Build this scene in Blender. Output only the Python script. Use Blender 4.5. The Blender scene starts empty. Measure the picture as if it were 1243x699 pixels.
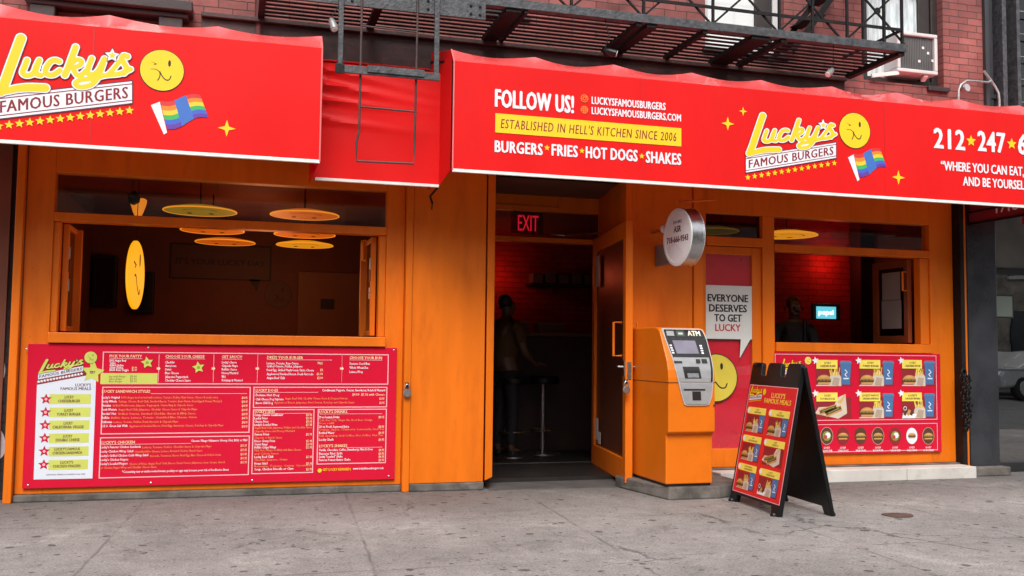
import bpy, bmesh, math, random
import numpy as np
from mathutils import Vector, Matrix
R = math.radians
random.seed(7)
SC = bpy.context.scene
COL = SC.collection

# ------------------------------------------------------------------ camera
EYE = 1.12
FPX = 1177.0
YAW, PITCH, ROLL = R(16.019), R(3.719), R(0.6525)
FWD = Vector((math.sin(YAW)*math.cos(PITCH), math.cos(YAW)*math.cos(PITCH), math.sin(PITCH)))
_r = Vector((math.cos(YAW), -math.sin(YAW), 0)); _u = _r.cross(FWD)
RGT = _r*math.cos(ROLL) + _u*math.sin(ROLL)
UPV = -_r*math.sin(ROLL) + _u*math.cos(ROLL)
cam = bpy.data.cameras.new('camera'); co = bpy.data.objects.new('camera', cam); COL.objects.link(co)
m3 = Matrix((RGT, UPV, -FWD)).transposed()
co.matrix_world = Matrix.Translation((0, 0, EYE)) @ m3.to_4x4()
cam.sensor_width = 36; cam.lens = 36*FPX/1243
cam.clip_start = 0.1; cam.clip_end = 600
SC.camera = co

# ------------------------------------------------------------------ sky, sun, exposure
W = bpy.data.worlds.new('World'); SC.world = W; W.use_nodes = True
nt = W.node_tree; bg = nt.nodes['Background']
sky = nt.nodes.new('ShaderNodeTexSky'); sky.sky_type = 'NISHITA'; sky.sun_disc = False
SUN_EL, SUN_AZ = R(49), R(194)          # azimuth measured from +Y clockwise: the street side, a little to the left
sky.sun_elevation = SUN_EL; sky.sun_rotation = SUN_AZ
sky.air_density = 1.0; sky.dust_density = 3.0; sky.ozone_density = 1.0
hs = nt.nodes.new('ShaderNodeHueSaturation'); hs.inputs['Saturation'].default_value = 0.25
nt.links.new(sky.outputs[0], hs.inputs['Color']); nt.links.new(hs.outputs[0], bg.inputs[0])
bg.inputs[1].default_value = 0.13
sun = bpy.data.lights.new('sun', 'SUN'); sun.energy = 1.18; sun.angle = R(24); sun.color = (1, .95, .88)
so = bpy.data.objects.new('sun', sun); COL.objects.link(so)
sd = Vector((math.sin(SUN_AZ)*math.cos(SUN_EL), math.cos(SUN_AZ)*math.cos(SUN_EL), math.sin(SUN_EL)))
so.rotation_euler = sd.to_track_quat('Z', 'Y').to_euler()
SC.view_settings.view_transform = 'Standard'; SC.view_settings.look = 'None'
SC.view_settings.exposure = 0.90; SC.view_settings.gamma = 1.0; SC.view_settings.use_curve_mapping = False
SC.render.engine = 'CYCLES'
SC.cycles.max_bounces = 8; SC.cycles.transparent_max_bounces = 12
SC.cycles.sample_clamp_indirect = 4

# ------------------------------------------------------------------ measuring: a photo pixel on a real plane
CAMP = Vector((0, 0, EYE))
def ray(x, y): return FWD + RGT*((x-621.5)/FPX) - UPV*((y-349.5)/FPX)
def on(x, y, Yp):
    d = ray(x, y); return CAMP + d*(Yp/d.y)
def ground(x, y, z=0.0):
    d = ray(x, y); return CAMP + d*((z-EYE)/d.z)

# ------------------------------------------------------------------ materials
MATS = {}
def nodes(m):
    m.use_nodes = True; t = m.node_tree; return t, t.nodes, t.links, t.nodes['Principled BSDF']
def mat(name, col, rough=.5, var=.12, scale=3.0, bump=0.0, bscale=40, metal=0.0, spec=.5, stretch=None, emit=None, estr=0, coat=0, dirt=None, dscale=1.2):
    if name in MATS: return MATS[name]
    m = bpy.data.materials.new(name); MATS[name] = m
    t, n, l, p = nodes(m)
    p.inputs['Roughness'].default_value = rough; p.inputs['Metallic'].default_value = metal
    p.inputs['Specular IOR Level'].default_value = spec; p.inputs['Coat Weight'].default_value = coat
    tc = n.new('ShaderNodeTexCoord'); mp = n.new('ShaderNodeMapping'); l.new(tc.outputs['Object'], mp.inputs[0])
    if stretch: mp.inputs['Scale'].default_value = stretch
    nz = n.new('ShaderNodeTexNoise'); nz.inputs['Scale'].default_value = scale; nz.inputs['Detail'].default_value = 6
    l.new(mp.outputs[0], nz.inputs['Vector'])
    mr = n.new('ShaderNodeMapRange'); l.new(nz.outputs[0], mr.inputs[0])
    mr.inputs[1].default_value = .3; mr.inputs[2].default_value = .7
    mr.inputs[3].default_value = 1-var; mr.inputs[4].default_value = 1+var
    mx = n.new('ShaderNodeMix'); mx.data_type = 'RGBA'; mx.blend_type = 'MULTIPLY'; mx.inputs[0].default_value = 1
    mx.inputs[6].default_value = (*col, 1); l.new(mr.outputs[0], mx.inputs[7])
    out = mx.outputs[2]
    if dirt:
        d = n.new('ShaderNodeTexNoise'); d.inputs['Scale'].default_value = dscale; d.inputs['Detail'].default_value = 10; d.inputs['Roughness'].default_value = .7
        l.new(mp.outputs[0], d.inputs['Vector'])
        r2 = n.new('ShaderNodeMapRange'); l.new(d.outputs[0], r2.inputs[0]); r2.inputs[1].default_value = .52; r2.inputs[2].default_value = .72
        r2.inputs[4].default_value = dirt[3]
        m2 = n.new('ShaderNodeMix'); m2.data_type = 'RGBA'; l.new(r2.outputs[0], m2.inputs[0]); l.new(out, m2.inputs[6]); m2.inputs[7].default_value = (*dirt[:3], 1)
        out = m2.outputs[2]
    l.new(out, p.inputs['Base Color'])
    rr = n.new('ShaderNodeMapRange'); l.new(nz.outputs[0], rr.inputs[0]); rr.inputs[3].default_value = max(.02, rough-.1); rr.inputs[4].default_value = min(1, rough+.1)
    l.new(rr.outputs[0], p.inputs['Roughness'])
    if bump:
        b = n.new('ShaderNodeTexNoise'); b.inputs['Scale'].default_value = bscale; b.inputs['Detail'].default_value = 5
        l.new(mp.outputs[0], b.inputs['Vector'])
        bp = n.new('ShaderNodeBump'); bp.inputs['Strength'].default_value = bump; bp.inputs['Distance'].default_value = .01
        l.new(b.outputs[0], bp.inputs['Height']); l.new(bp.outputs[0], p.inputs['Normal'])
    if emit:
        p.inputs['Emission Color'].default_value = (*emit, 1); p.inputs['Emission Strength'].default_value = estr
    return m
def flat(name, col, rough=.55): return mat(name, col, rough, var=.05, scale=8)
def glass(name, tint=(.975, .98, .98), ior=1.5, rough=.0):
    m = bpy.data.materials.new(name); m.use_nodes = True; t = m.node_tree; n, l = t.nodes, t.links
    for q in list(n): n.remove(q)
    o = n.new('ShaderNodeOutputMaterial'); mx = n.new('ShaderNodeMixShader'); lw = n.new('ShaderNodeLayerWeight'); lw.inputs[0].default_value = .5
    pw = n.new('ShaderNodeMath'); pw.operation = 'POWER'; pw.inputs[1].default_value = 5; l.new(lw.outputs['Facing'], pw.inputs[0])
    f0 = ((ior-1)/(ior+1))**2; f = n.new('ShaderNodeMath'); f.operation = 'MULTIPLY_ADD'; f.inputs[1].default_value = 1-f0; f.inputs[2].default_value = f0; l.new(pw.outputs[0], f.inputs[0])
    tr = n.new('ShaderNodeBsdfTransparent'); tr.inputs[0].default_value = (*tint, 1)
    g = n.new('ShaderNodeBsdfGlossy'); g.inputs['Roughness'].default_value = rough
    nz = n.new('ShaderNodeTexNoise'); nz.inputs['Scale'].default_value = 1.3; tc = n.new('ShaderNodeTexCoord'); l.new(tc.outputs['Object'], nz.inputs['Vector'])
    b = n.new('ShaderNodeBump'); b.inputs['Strength'].default_value = .03; b.inputs['Distance'].default_value = .05; l.new(nz.outputs[0], b.inputs['Height']); l.new(b.outputs[0], g.inputs['Normal'])
    l.new(f.outputs[0], mx.inputs[0]); l.new(tr.outputs[0], mx.inputs[1]); l.new(g.outputs[0], mx.inputs[2]); l.new(mx.outputs[0], o.inputs[0])
    MATS[name] = m; return m
def brick(name, c1, c2, mortar, bw=.21, rh=.072, ms=.007, bump=.6, dark=None, axis='xz'):
    m = bpy.data.materials.new(name); MATS[name] = m; t, n, l, p = nodes(m)
    tc = n.new('ShaderNodeTexCoord'); sp = n.new('ShaderNodeSeparateXYZ'); cb = n.new('ShaderNodeCombineXYZ')
    l.new(tc.outputs['Object'], sp.inputs[0]); l.new(sp.outputs[0 if axis[0] == 'x' else 1], cb.inputs[0]); l.new(sp.outputs[2], cb.inputs[1])
    nz = n.new('ShaderNodeTexNoise'); nz.inputs['Scale'].default_value = 9; nz.inputs['Detail'].default_value = 4; l.new(cb.outputs[0], nz.inputs['Vector'])
    ad = n.new('ShaderNodeVectorMath'); ad.operation = 'MULTIPLY_ADD'; ad.inputs[1].default_value = (.012, .012, 0); l.new(nz.outputs['Color'], ad.inputs[0]); l.new(cb.outputs[0], ad.inputs[2])
    b = n.new('ShaderNodeTexBrick'); l.new(ad.outputs[0], b.inputs['Vector'])
    b.inputs['Scale'].default_value = 1; b.inputs['Brick Width'].default_value = bw; b.inputs['Row Height'].default_value = rh
    b.inputs['Mortar Size'].default_value = ms; b.inputs['Mortar Smooth'].default_value = .2; b.inputs['Bias'].default_value = 0
    b.inputs['Color1'].default_value = (*c1, 1); b.inputs['Color2'].default_value = (*c2, 1); b.inputs['Mortar'].default_value = (*mortar, 1)
    n2 = n.new('ShaderNodeTexNoise'); n2.inputs['Scale'].default_value = 1.6; n2.inputs['Detail'].default_value = 9; n2.inputs['Roughness'].default_value = .7; l.new(cb.outputs[0], n2.inputs['Vector'])
    mr = n.new('ShaderNodeMapRange'); l.new(n2.outputs[0], mr.inputs[0]); mr.inputs[1].default_value = .3; mr.inputs[2].default_value = .7; mr.inputs[3].default_value = .5; mr.inputs[4].default_value = 1.4
    mx = n.new('ShaderNodeMix'); mx.data_type = 'RGBA'; mx.blend_type = 'MULTIPLY'; mx.inputs[0].default_value = 1
    l.new(b.outputs[0], mx.inputs[6]); l.new(mr.outputs[0], mx.inputs[7]); l.new(mx.outputs[2], p.inputs['Base Color'])
    p.inputs['Roughness'].default_value = .8
    bp = n.new('ShaderNodeBump'); bp.inputs['Strength'].default_value = bump; bp.inputs['Distance'].default_value = .01; bp.invert = True
    l.new(b.outputs[1], bp.inputs['Height']); l.new(bp.outputs[0], p.inputs['Normal'])
    return m

ORANGE = mat('orange_paint', (.73, .158, .005), .42, var=.09, scale=1.6, bump=.12, bscale=14, stretch=(3, 3, .6), dirt=(.34, .05, .004, .30), dscale=2.2, spec=.28)
def worn(m, chip, streak=.03, thr=.70):
    t = m.node_tree; n, l = t.nodes, t.links; p = n['Principled BSDF']; old = p.inputs['Base Color'].links[0].from_socket; tc = n.new('ShaderNodeTexCoord')
    mp = n.new('ShaderNodeMapping'); mp.inputs['Scale'].default_value = (26, 26, .7); l.new(tc.outputs['Object'], mp.inputs[0])
    a = n.new('ShaderNodeTexNoise'); a.inputs['Scale'].default_value = 1; a.inputs['Detail'].default_value = 5; l.new(mp.outputs[0], a.inputs['Vector'])
    r = n.new('ShaderNodeMapRange'); l.new(a.outputs[0], r.inputs[0]); r.inputs[1].default_value = .3; r.inputs[2].default_value = .7; r.inputs[3].default_value = 1-streak; r.inputs[4].default_value = 1+streak*.7
    x = n.new('ShaderNodeMix'); x.data_type = 'RGBA'; x.blend_type = 'MULTIPLY'; x.inputs[0].default_value = 1; l.new(old, x.inputs[6]); l.new(r.outputs[0], x.inputs[7])
    c = n.new('ShaderNodeTexNoise'); c.inputs['Scale'].default_value = 22; c.inputs['Detail'].default_value = 8; c.inputs['Roughness'].default_value = .65; l.new(tc.outputs['Object'], c.inputs['Vector'])
    k = n.new('ShaderNodeMapRange'); l.new(c.outputs[0], k.inputs[0]); k.inputs[1].default_value = thr; k.inputs[2].default_value = thr+.03
    y = n.new('ShaderNodeMix'); y.data_type = 'RGBA'; l.new(k.outputs[0], y.inputs[0]); l.new(x.outputs[2], y.inputs[6]); y.inputs[7].default_value = (*chip, 1); l.new(y.outputs[2], p.inputs['Base Color'])
worn(ORANGE, (.20, .05, .012))
ENAMEL = mat('orange_cabinet_enamel', (.72, .165, .006), .36, var=.05, scale=2, bump=.03, bscale=30, spec=.35, dirt=(.40, .075, .006, .25), dscale=3)
ORANGE_DK = mat('orange_edge_groove', (.16, .035, .004), .6)
RED_VINYL = mat('red_awning_vinyl', (.86, .012, .012), .40, var=.05, scale=1.1, bump=.08, bscale=3, spec=.22, dirt=(.60, .018, .018, .18), dscale=1.6, stretch=(2, 2, .7))
def translucent(m, col, k):
    t = m.node_tree; n, l = t.nodes, t.links; p = n['Principled BSDF']; o = n['Material Output']
    tr = n.new('ShaderNodeBsdfTranslucent'); tr.inputs[0].default_value = (*col, 1); mx = n.new('ShaderNodeMixShader'); mx.inputs[0].default_value = k
    l.new(p.outputs[0], mx.inputs[1]); l.new(tr.outputs[0], mx.inputs[2]); l.new(mx.outputs[0], o.inputs[0])
translucent(RED_VINYL, (.80, .012, .008), .17)
WHITE = mat('white_print', (.80, .78, .82), .5, var=.04, scale=5)
WHITE_TRIM = mat('white_piping', (.82, .78, .74), .5, var=.1, scale=12)
YELLOW = mat('yellow_print', (.90, .58, .008), .5, var=.03, scale=5)
LIME = mat('lime_label_print', (.56, .60, .11), .55, var=.05, scale=7)
BLACK_P = mat('black_print', (.012, .010, .010), .5, var=.1)
NAVY = mat('dark_outline_print', (.10, .012, .035), .5, var=.05)
MAROON = mat('dark_red_print', (.22, .006, .012), .5, var=.05)
MENU_RED = mat('menu_red_laminate', (.60, .009, .036), .32, var=.05, scale=1.5, spec=.16)
PALE_BLUE = mat('pale_card_print', (.66, .70, .78), .5, var=.03)
PINK = mat('pink_rule_print', (.85, .42, .45), .5, var=.03)
PEACH = mat('orange_small_print', (.85, .30, .10), .5, var=.05)
IRON = mat('black_iron', (.0055, .005, .0055), .6, spec=.3, var=.35, scale=18, bump=.4, bscale=60, dirt=(.05, .014, .010, .5), dscale=6)
IRON_GREY = mat('weathered_grey_iron', (.062, .064, .070), .5, var=.45, scale=22, bump=.5, bscale=50, dirt=(.015, .013, .013, .9), dscale=14)
STEEL = mat('brushed_steel', (.50, .50, .50), .3, var=.1, metal=1.0, scale=30)
GALV = mat('galvanised_pipe', (.42, .42, .42), .4, var=.2, metal=.7, scale=30)
PLASTIC_BLK = mat('black_plastic', (.0045, .0045, .005), .38, spec=.35, var=.2, scale=30, bump=.1, bscale=120)
CONC = mat('concrete_base', (.115, .102, .09), .85, var=.5, scale=6, bump=.6, bscale=30, dirt=(.035, .032, .03, .8), dscale=5)
MARBLE = mat('white_marble_step', (.58, .55, .51), .5, var=.12, scale=3, bump=.1, bscale=20, dirt=(.30, .27, .24, .5), dscale=5)
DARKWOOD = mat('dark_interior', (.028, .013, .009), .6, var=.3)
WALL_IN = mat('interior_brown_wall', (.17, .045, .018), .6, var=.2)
CEIL = mat('interior_ceiling', (.15, .05, .025), .8, var=.2)
FLOOR_IN = mat('interior_floor', (.014, .012, .011), .5, var=.3, scale=6)
HEM_VINYL = mat('sheen_faded_red_vinyl', (.88, .095, .095), .26, var=.12, scale=4, spec=.8, coat=.6)  # paler than the front: sky sheen and fading put into the colour
translucent(HEM_VINYL, (.75, .02, .02), .10)
SHADE_BAND = mat('shaded_soot_brown', (.045, .022, .020), .6, var=.5, scale=7, bump=.4, bscale=30)
GLASS = glass('window_glass')
DGLASS = glass('dark_window_glass', (.35, .36, .36), 1.65)
BRICK = brick('red_brick', (.33, .100, .088), (.215, .064, .057), (.06, .038, .036), bw=.215, rh=.067, ms=.0035, bump=.8)
BRICK_DK = brick('dark_brick', (.020, .013, .014), (.012, .009, .010), (.007, .006, .006), bw=.2, rh=.07)
BRICK_RED = brick('red_painted_brick', (.42, .02, .012), (.34, .016, .01), (.24, .012, .009), bump=.9, ms=.005, rh=.066)
BRICK_OPP = brick('tan_brick', (.36, .30, .24), (.30, .25, .2), (.3, .28, .25))

# ------------------------------------------------------------------ object helpers
ORG = {}
def tag(o, label=None, cat=None, group=None, kind=None):
    if label: o['label'] = label
    if cat: o['category'] = cat
    if group: o['group'] = group
    if kind: o['kind'] = kind
    return o
def thing(name, label, cat, loc=(0, 0, 0), group=None):
    o = bpy.data.objects.new(name, None); COL.objects.link(o); o.location = loc; o.empty_display_size = .1
    ORG[o.name] = Vector(loc); return tag(o, label, cat, group)
def kids(o): return [c for c in bpy.data.objects if c.parent == o]
def copy_tree(o, parent=None):
    c = o.copy(); COL.objects.link(c); c.parent = parent
    ORG[c.name] = ORG.get(o.name, Vector())
    for k in kids(o): copy_tree(k, c)
    return c
class MB:
    """collects polygons and builds them as one mesh object"""
    def __init__(s): s.V = []; s.F = []; s.M = []; s.mats = []
    def mi(s, m):
        if m not in s.mats: s.mats.append(m)
        return s.mats.index(m)
    def add(s, vs, fs, m):
        b = len(s.V); s.V += [tuple(v) for v in vs]; k = s.mi(m)
        for f in fs: s.F.append([i+b for i in f]); s.M.append(k)
        return s
    def box(s, x0, x1, y0, y1, z0, z1, m):
        vs = [(x, y, z) for x in (x0, x1) for y in (y0, y1) for z in (z0, z1)]
        return s.add(vs, [(0, 1, 3, 2), (4, 6, 7, 5), (0, 4, 5, 1), (2, 3, 7, 6), (0, 2, 6, 4), (1, 5, 7, 3)], m)
    def hexa(s, a, b, m):            # two matching rings of points
        n = len(a); vs = list(a)+list(b)
        fs = [tuple(range(n-1, -1, -1)), tuple(range(n, 2*n))] + [(i, (i+1) % n, n+(i+1) % n, n+i) for i in range(n)]
        return s.add(vs, fs, m)
    def prism(s, ring, ext, m):
        ring = [Vector(p) for p in ring]; return s.hexa(ring, [p+Vector(ext) for p in ring], m)
    def bar(s, p, q, w, h, m, up=(0, 0, 1)):
        p, q = Vector(p), Vector(q); d = (q-p).normalized(); a = d.cross(Vector(up))
        if a.length < 1e-4: a = d.cross(Vector((0, 1, 0)))
        a.normalize(); b = a.cross(d)
        c = [a*(w/2)*i+b*(h/2)*j for i, j in ((-1, -1), (1, -1), (1, 1), (-1, 1))]
        return s.hexa([p+k for k in c], [q+k for k in c], m)
    def tube(s, pts, r, m, n=8, caps=True):
        pts = [Vector(p) for p in pts]; rs = r if isinstance(r, (list, tuple)) else [r]*len(pts)
        vs, fs = [], []; prev = None
        for i, p in enumerate(pts):
            d = (pts[min(i+1, len(pts)-1)]-pts[max(i-1, 0)]).normalized()
            if prev is None:
                a = d.cross(Vector((0, 0, 1)))
                if a.length < 1e-3: a = d.cross(Vector((1, 0, 0)))
            else: a = prev-d*prev.dot(d)
            a.normalize(); prev = a; b = d.cross(a)
            for k in range(n):
                t = 2*math.pi*k/n; vs.append(p+(a*math.cos(t)+b*math.sin(t))*rs[i])
        for i in range(len(pts)-1):
            for k in range(n): fs.append((i*n+k, i*n+(k+1) % n, (i+1)*n+(k+1) % n, (i+1)*n+k))
        if caps: fs.append(tuple(range(n-1, -1, -1))); fs.append(tuple((len(pts)-1)*n+k for k in range(n)))
        return s.add(vs, fs, m)
    def lathe(s, c, axis, prof, m, n=32):     # prof: (radius, along)
        c, ax = Vector(c), Vector(axis).normalized(); a = ax.orthogonal().normalized(); b = ax.cross(a); vs, fs = [], []
        for r, h in prof:
            for k in range(n):
                t = 2*math.pi*k/n; vs.append(c+ax*h+(a*math.cos(t)+b*math.sin(t))*max(r, 1e-5))
        for i in range(len(prof)-1):
            for k in range(n): fs.append((i*n+k, i*n+(k+1) % n, (i+1)*n+(k+1) % n, (i+1)*n+k))
        fs.append(tuple(range(n-1, -1, -1))); fs.append(tuple((len(prof)-1)*n+k for k in range(n)))
        return s.add(vs, fs, m)
    def torus(s, c, axis, R0, r, m, n=14, k=6, squash=1.0, ref=None):
        c, ax = Vector(c), Vector(axis).normalized(); a = (Vector(ref) if ref else ax.orthogonal()).normalized(); b = ax.cross(a)
        vs, fs = [], []
        for i in range(n):
            t = 2*math.pi*i/n; rad = a*math.cos(t)+b*math.sin(t)*squash
            for j in range(k):
                u = 2*math.pi*j/k; vs.append(c+rad*R0+rad.normalized()*r*math.cos(u)+ax*r*math.sin(u))
        for i in range(n):
            for j in range(k): fs.append((i*k+j, ((i+1) % n)*k+j, ((i+1) % n)*k+(j+1) % k, i*k+(j+1) % k))
        return s.add(vs, fs, m)
    def build(s, name, parent=None, bevel=0, smooth=False, fix=True, seg=2):
        o0 = ORG.get(parent.name, Vector()) if parent else Vector()
        me = bpy.data.meshes.new(name); me.from_pydata([(v[0]-o0.x, v[1]-o0.y, v[2]-o0.z) for v in s.V], [], s.F)
        for m in s.mats: me.materials.append(m)
        me.polygons.foreach_set('material_index', s.M)
        if fix:
            bm = bmesh.new(); bm.from_mesh(me); bmesh.ops.recalc_face_normals(bm, faces=bm.faces); bm.to_mesh(me); bm.free()
        if smooth:
            me.polygons.foreach_set('use_smooth', [True]*len(me.polygons))
            try: me.set_sharp_from_angle(angle=R(38))
            except Exception: pass
        ob = bpy.data.objects.new(name, me); COL.objects.link(ob); ob.parent = parent; ORG[ob.name] = o0.copy()
        if bevel:
            b = ob.modifiers.new('bevel', 'BEVEL'); b.width = bevel; b.segments = seg; b.limit_method = 'ANGLE'; b.angle_limit = R(40)
        return ob

# ------------------------------------------------------------------ printed graphics on a flat panel
_tcache = {}
def text_mesh(s, bold=0.0, shear=0.0, res=2, sp=1.0):
    k = (s, bold, shear, res, sp)
    if k in _tcache: return _tcache[k]
    c = bpy.data.curves.new('t', 'FONT'); c.body = s; c.offset = bold; c.shear = shear; c.resolution_u = res; c.fill_mode = 'FRONT'; c.space_character = sp
    o = bpy.data.objects.new('t', c); COL.objects.link(o)
    dg = bpy.context.evaluated_depsgraph_get(); me = bpy.data.meshes.new_from_object(o.evaluated_get(dg))
    vs = [(v.co.x, v.co.y) for v in me.vertices]; fs = [tuple(p.vertices) for p in me.polygons]
    bpy.data.objects.remove(o); bpy.data.curves.remove(c); bpy.data.meshes.remove(me)
    xs = [v[0] for v in vs] or [0, 1]; x0, x1 = min(xs), max(xs)
    _tcache[k] = ([(v[0]-x0, v[1]) for v in vs], fs, x1-x0); return _tcache[k]
CAPH = None
def cap_h():
    global CAPH
    if CAPH is None: CAPH = max(v[1] for v in text_mesh('H')[0])
    return CAPH
class Sheet:
    """a flat printed surface: origin, right and up directions; px() finds where a photo pixel falls on it"""
    def __init__(s, o, u=(1, 0, 0), v=(0, 0, 1)):
        s.o = Vector(o); s.u = Vector(u).normalized(); v = Vector(v); s.v = (v-s.u*v.dot(s.u)).normalized(); s.n = s.u.cross(s.v)
    def px(s, x, y):
        d = ray(x, y); t = (s.o-CAMP).dot(s.n)/d.dot(s.n); p = CAMP+d*t-s.o; return Vector((p.dot(s.u), p.dot(s.v)))
    def W(s, p, l=1): return s.o+s.u*p[0]+s.v*p[1]+s.n*(l*.0006)
    def poly(s, mb, pts, m, l=1): mb.add([s.W(p, l) for p in pts], [tuple(range(len(pts)))], m)
    def pxpoly(s, mb, pts, m, l=1): s.poly(mb, [s.px(*p) for p in pts], m, l)
    def rect(s, mb, a, b, m, l=1): s.poly(mb, [(a[0], a[1]), (b[0], a[1]), (b[0], b[1]), (a[0], b[1])], m, l)
    def disc(s, mb, c, r, m, l=1, n=36, ry=None): s.poly(mb, [(c[0]+r*math.cos(2*math.pi*i/n), c[1]+(ry or r)*math.sin(2*math.pi*i/n)) for i in range(n)], m, l)
    def star(s, mb, c, r, m, l=1, n=5, inner=.42, rot=90):
        pts = []
        for i in range(2*n):
            a = R(rot+180*i/n); q = r if i % 2 == 0 else r*inner; pts.append((c[0]+q*math.cos(a), c[1]+q*math.sin(a)))
        mb.add([s.W(c, l)]+[s.W(p, l) for p in pts], [(0, i+1, (i+1) % (2*n)+1) for i in range(2*n)], m)
    def stroke(s, mb, pts, w, m, l=1):
        pts = [Vector(p) for p in pts]; ws = w if isinstance(w, (list, tuple)) else [w]*len(pts); L, Rr = [], []
        for i, p in enumerate(pts):
            d = (pts[min(i+1, len(pts)-1)]-pts[max(i-1, 0)]).normalized(); nn = Vector((-d.y, d.x))
            L.append(p+nn*ws[i]/2); Rr.append(p-nn*ws[i]/2)
        n = len(pts); mb.add([s.W(p, l) for p in L+Rr], [(n+i, n+i+1, i+1, i) for i in range(n-1)], m)
    def frame(s, mb, a, b, w, m, l=1):
        for p, q in (((a[0], a[1]), (b[0], a[1]+w)), ((a[0], b[1]-w), (b[0], b[1])), ((a[0], a[1]+w), (a[0]+w, b[1]-w)), ((b[0]-w, a[1]+w), (b[0], b[1]-w))): s.rect(mb, p, q, m, l)
    def text(s, mb, t, a, b, h, m, l=2, bold=0.0, shear=0.0, res=2, sp=1.0):
        """baseline from a to b (panel metres), capital height h"""
        vs, fs, w = text_mesh(t, 0, shear, res, sp); a, b = Vector(a), Vector(b); d = b-a; ky = h/cap_h(); e = bold*ky*.85
        kx = (d.length-2*e)/max(w, 1e-4); ux = d.normalized(); uy = Vector((0, 1)); ky = (h-e)/cap_h()
        steps = ((0, 0), (-1, 0), (1, 0), (-.5, 1), (.5, 1)) if bold > .024 else ((-.9, 0), (.9, .4)) if bold > .004 else ((0, 0),)
        for i, (k, q) in enumerate(steps):
            mb.add([s.W(a+ux*(e+e*k+v[0]*kx)+uy*(v[1]*ky+q*e), l+.15*i) for v in vs], fs, m)
    def ptext(s, mb, t, a, b, top, m, l=2, level=False, **k):
        A, B = s.px(*a), s.px(*b); H = s.px(a[0], top)[1]-A[1]
        if level: B = Vector((B[0], A[1]))
        s.text(mb, t, A, B, H, m, l, **k)

def smooth(pts, k=8):
    P = [Vector(p) for p in pts]; out = []
    for i in range(len(P)-1):
        p0, p1, p2, p3 = P[max(i-1, 0)], P[i], P[i+1], P[min(i+2, len(P)-1)]
        for j in range(k):
            t = j/k; out.append(.5*((2*p1)+(p2-p0)*t+(2*p0-5*p1+4*p2-p3)*t*t+(3*p1-p0-3*p2+p3)*t**3))
    out.append(P[-1]); return out
def union_fill(strokes, grow, step):
    """filled outline of round-ended strokes [(points, half width)...], widened by grow"""
    segs = []
    for pts, hw in strokes:
        for a, b in zip(pts[:-1], pts[1:]): segs.append((a[0], a[1], b[0], b[1], hw+grow))
    S = np.array(segs); hm = S[:, 4].max()
    x0, x1 = min(S[:, 0].min(), S[:, 2].min())-hm-step, max(S[:, 0].max(), S[:, 2].max())+hm+step
    y0, y1 = min(S[:, 1].min(), S[:, 3].min())-hm-step, max(S[:, 1].max(), S[:, 3].max())+hm+step
    xs, ys = np.arange(x0, x1+step, step), np.arange(y0, y1+step, step)
    X, Y = np.meshgrid(xs, ys); D = np.full(X.shape, 1e9)
    for ax, ay, bx, by, hw in S:
        dx, dy = bx-ax, by-ay; L = dx*dx+dy*dy+1e-9; t = np.clip(((X-ax)*dx+(Y-ay)*dy)/L, 0, 1)
        D = np.minimum(D, np.hypot(X-ax-dx*t, Y-ay-dy*t)-hw)
    V, F = [], []
    def emit(ps): F.append(tuple(range(len(V), len(V)+len(ps)))); V.extend(ps)
    for j in range(len(ys)-1):
        run = None
        for i in range(len(xs)):
            c = None
            if i < len(xs)-1:
                c = (D[j, i], D[j, i+1], D[j+1, i+1], D[j+1, i])
            full = c is not None and max(c) <= 0
            if full and run is None: run = i
            if not full and run is not None:
                emit([(xs[run], ys[j]), (xs[i], ys[j]), (xs[i], ys[j+1]), (xs[run], ys[j+1])]); run = None
            if c is None or full or min(c) > 0: continue
            q = [(xs[i], ys[j]), (xs[i+1], ys[j]), (xs[i+1], ys[j+1]), (xs[i], ys[j+1])]; ps = []
            for k in range(4):
                a, b = c[k], c[(k+1) % 4]
                if a <= 0: ps.append(q[k])
                if (a <= 0) != (b <= 0):
                    t = a/(a-b); ps.append((q[k][0]+(q[(k+1) % 4][0]-q[k][0])*t, q[k][1]+(q[(k+1) % 4][1]-q[k][1])*t))
            if len(ps) > 2: emit(ps)
    return V, F

# ------------------------------------------------------------------ logo, winking face, flag
_A = Sheet((0, 6.75, 0))
def _l6(x, y): return _A.px(x/6.215, y/6.215)
_raw = [  # (points, half width) traced letter strokes of the script logo
 ([(160, 286), (118, 400), (78, 510), (38, 622), (8, 690)], 36),
 ([(6, 694), (60, 684), (130, 668), (220, 660), (342, 664)], [26, 27, 30, 32, 33]),
 ([(206, 452), (188, 500), (172, 545), (190, 565), (225, 566), (256, 548), (275, 500), (298, 452)], 21),
 ([(298, 452), (275, 520), (275, 556), (310, 566)], 20),
 ([(448, 462), (420, 452), (385, 462), (352, 505), (345, 545), (370, 563), (410, 560), (452, 530)], 21),
 ([(572, 352), (540, 440), (510, 520), (490, 566)], 23),
 ([(528, 492), (570, 452), (606, 450), (618, 470), (596, 494), (552, 508)], 18),
 ([(552, 508), (566, 545), (585, 566), (620, 560), (645, 535)], 19),
 ([(694, 438), (668, 505), (662, 545), (685, 562), (722, 552), (752, 515), (790, 440)], 20),
 ([(790, 440), (765, 520), (735, 590), (690, 638), (630, 655), (585, 650), (570, 625), (610, 602), (700, 590), (800, 566), (900, 556), (985, 520)], 19),
 ([(962, 424), (935, 418), (918, 440), (940, 480), (956, 520), (935, 550)], 21),
 ([(918, 440), (880, 490), (838, 540), (810, 566)], 17),
]
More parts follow.
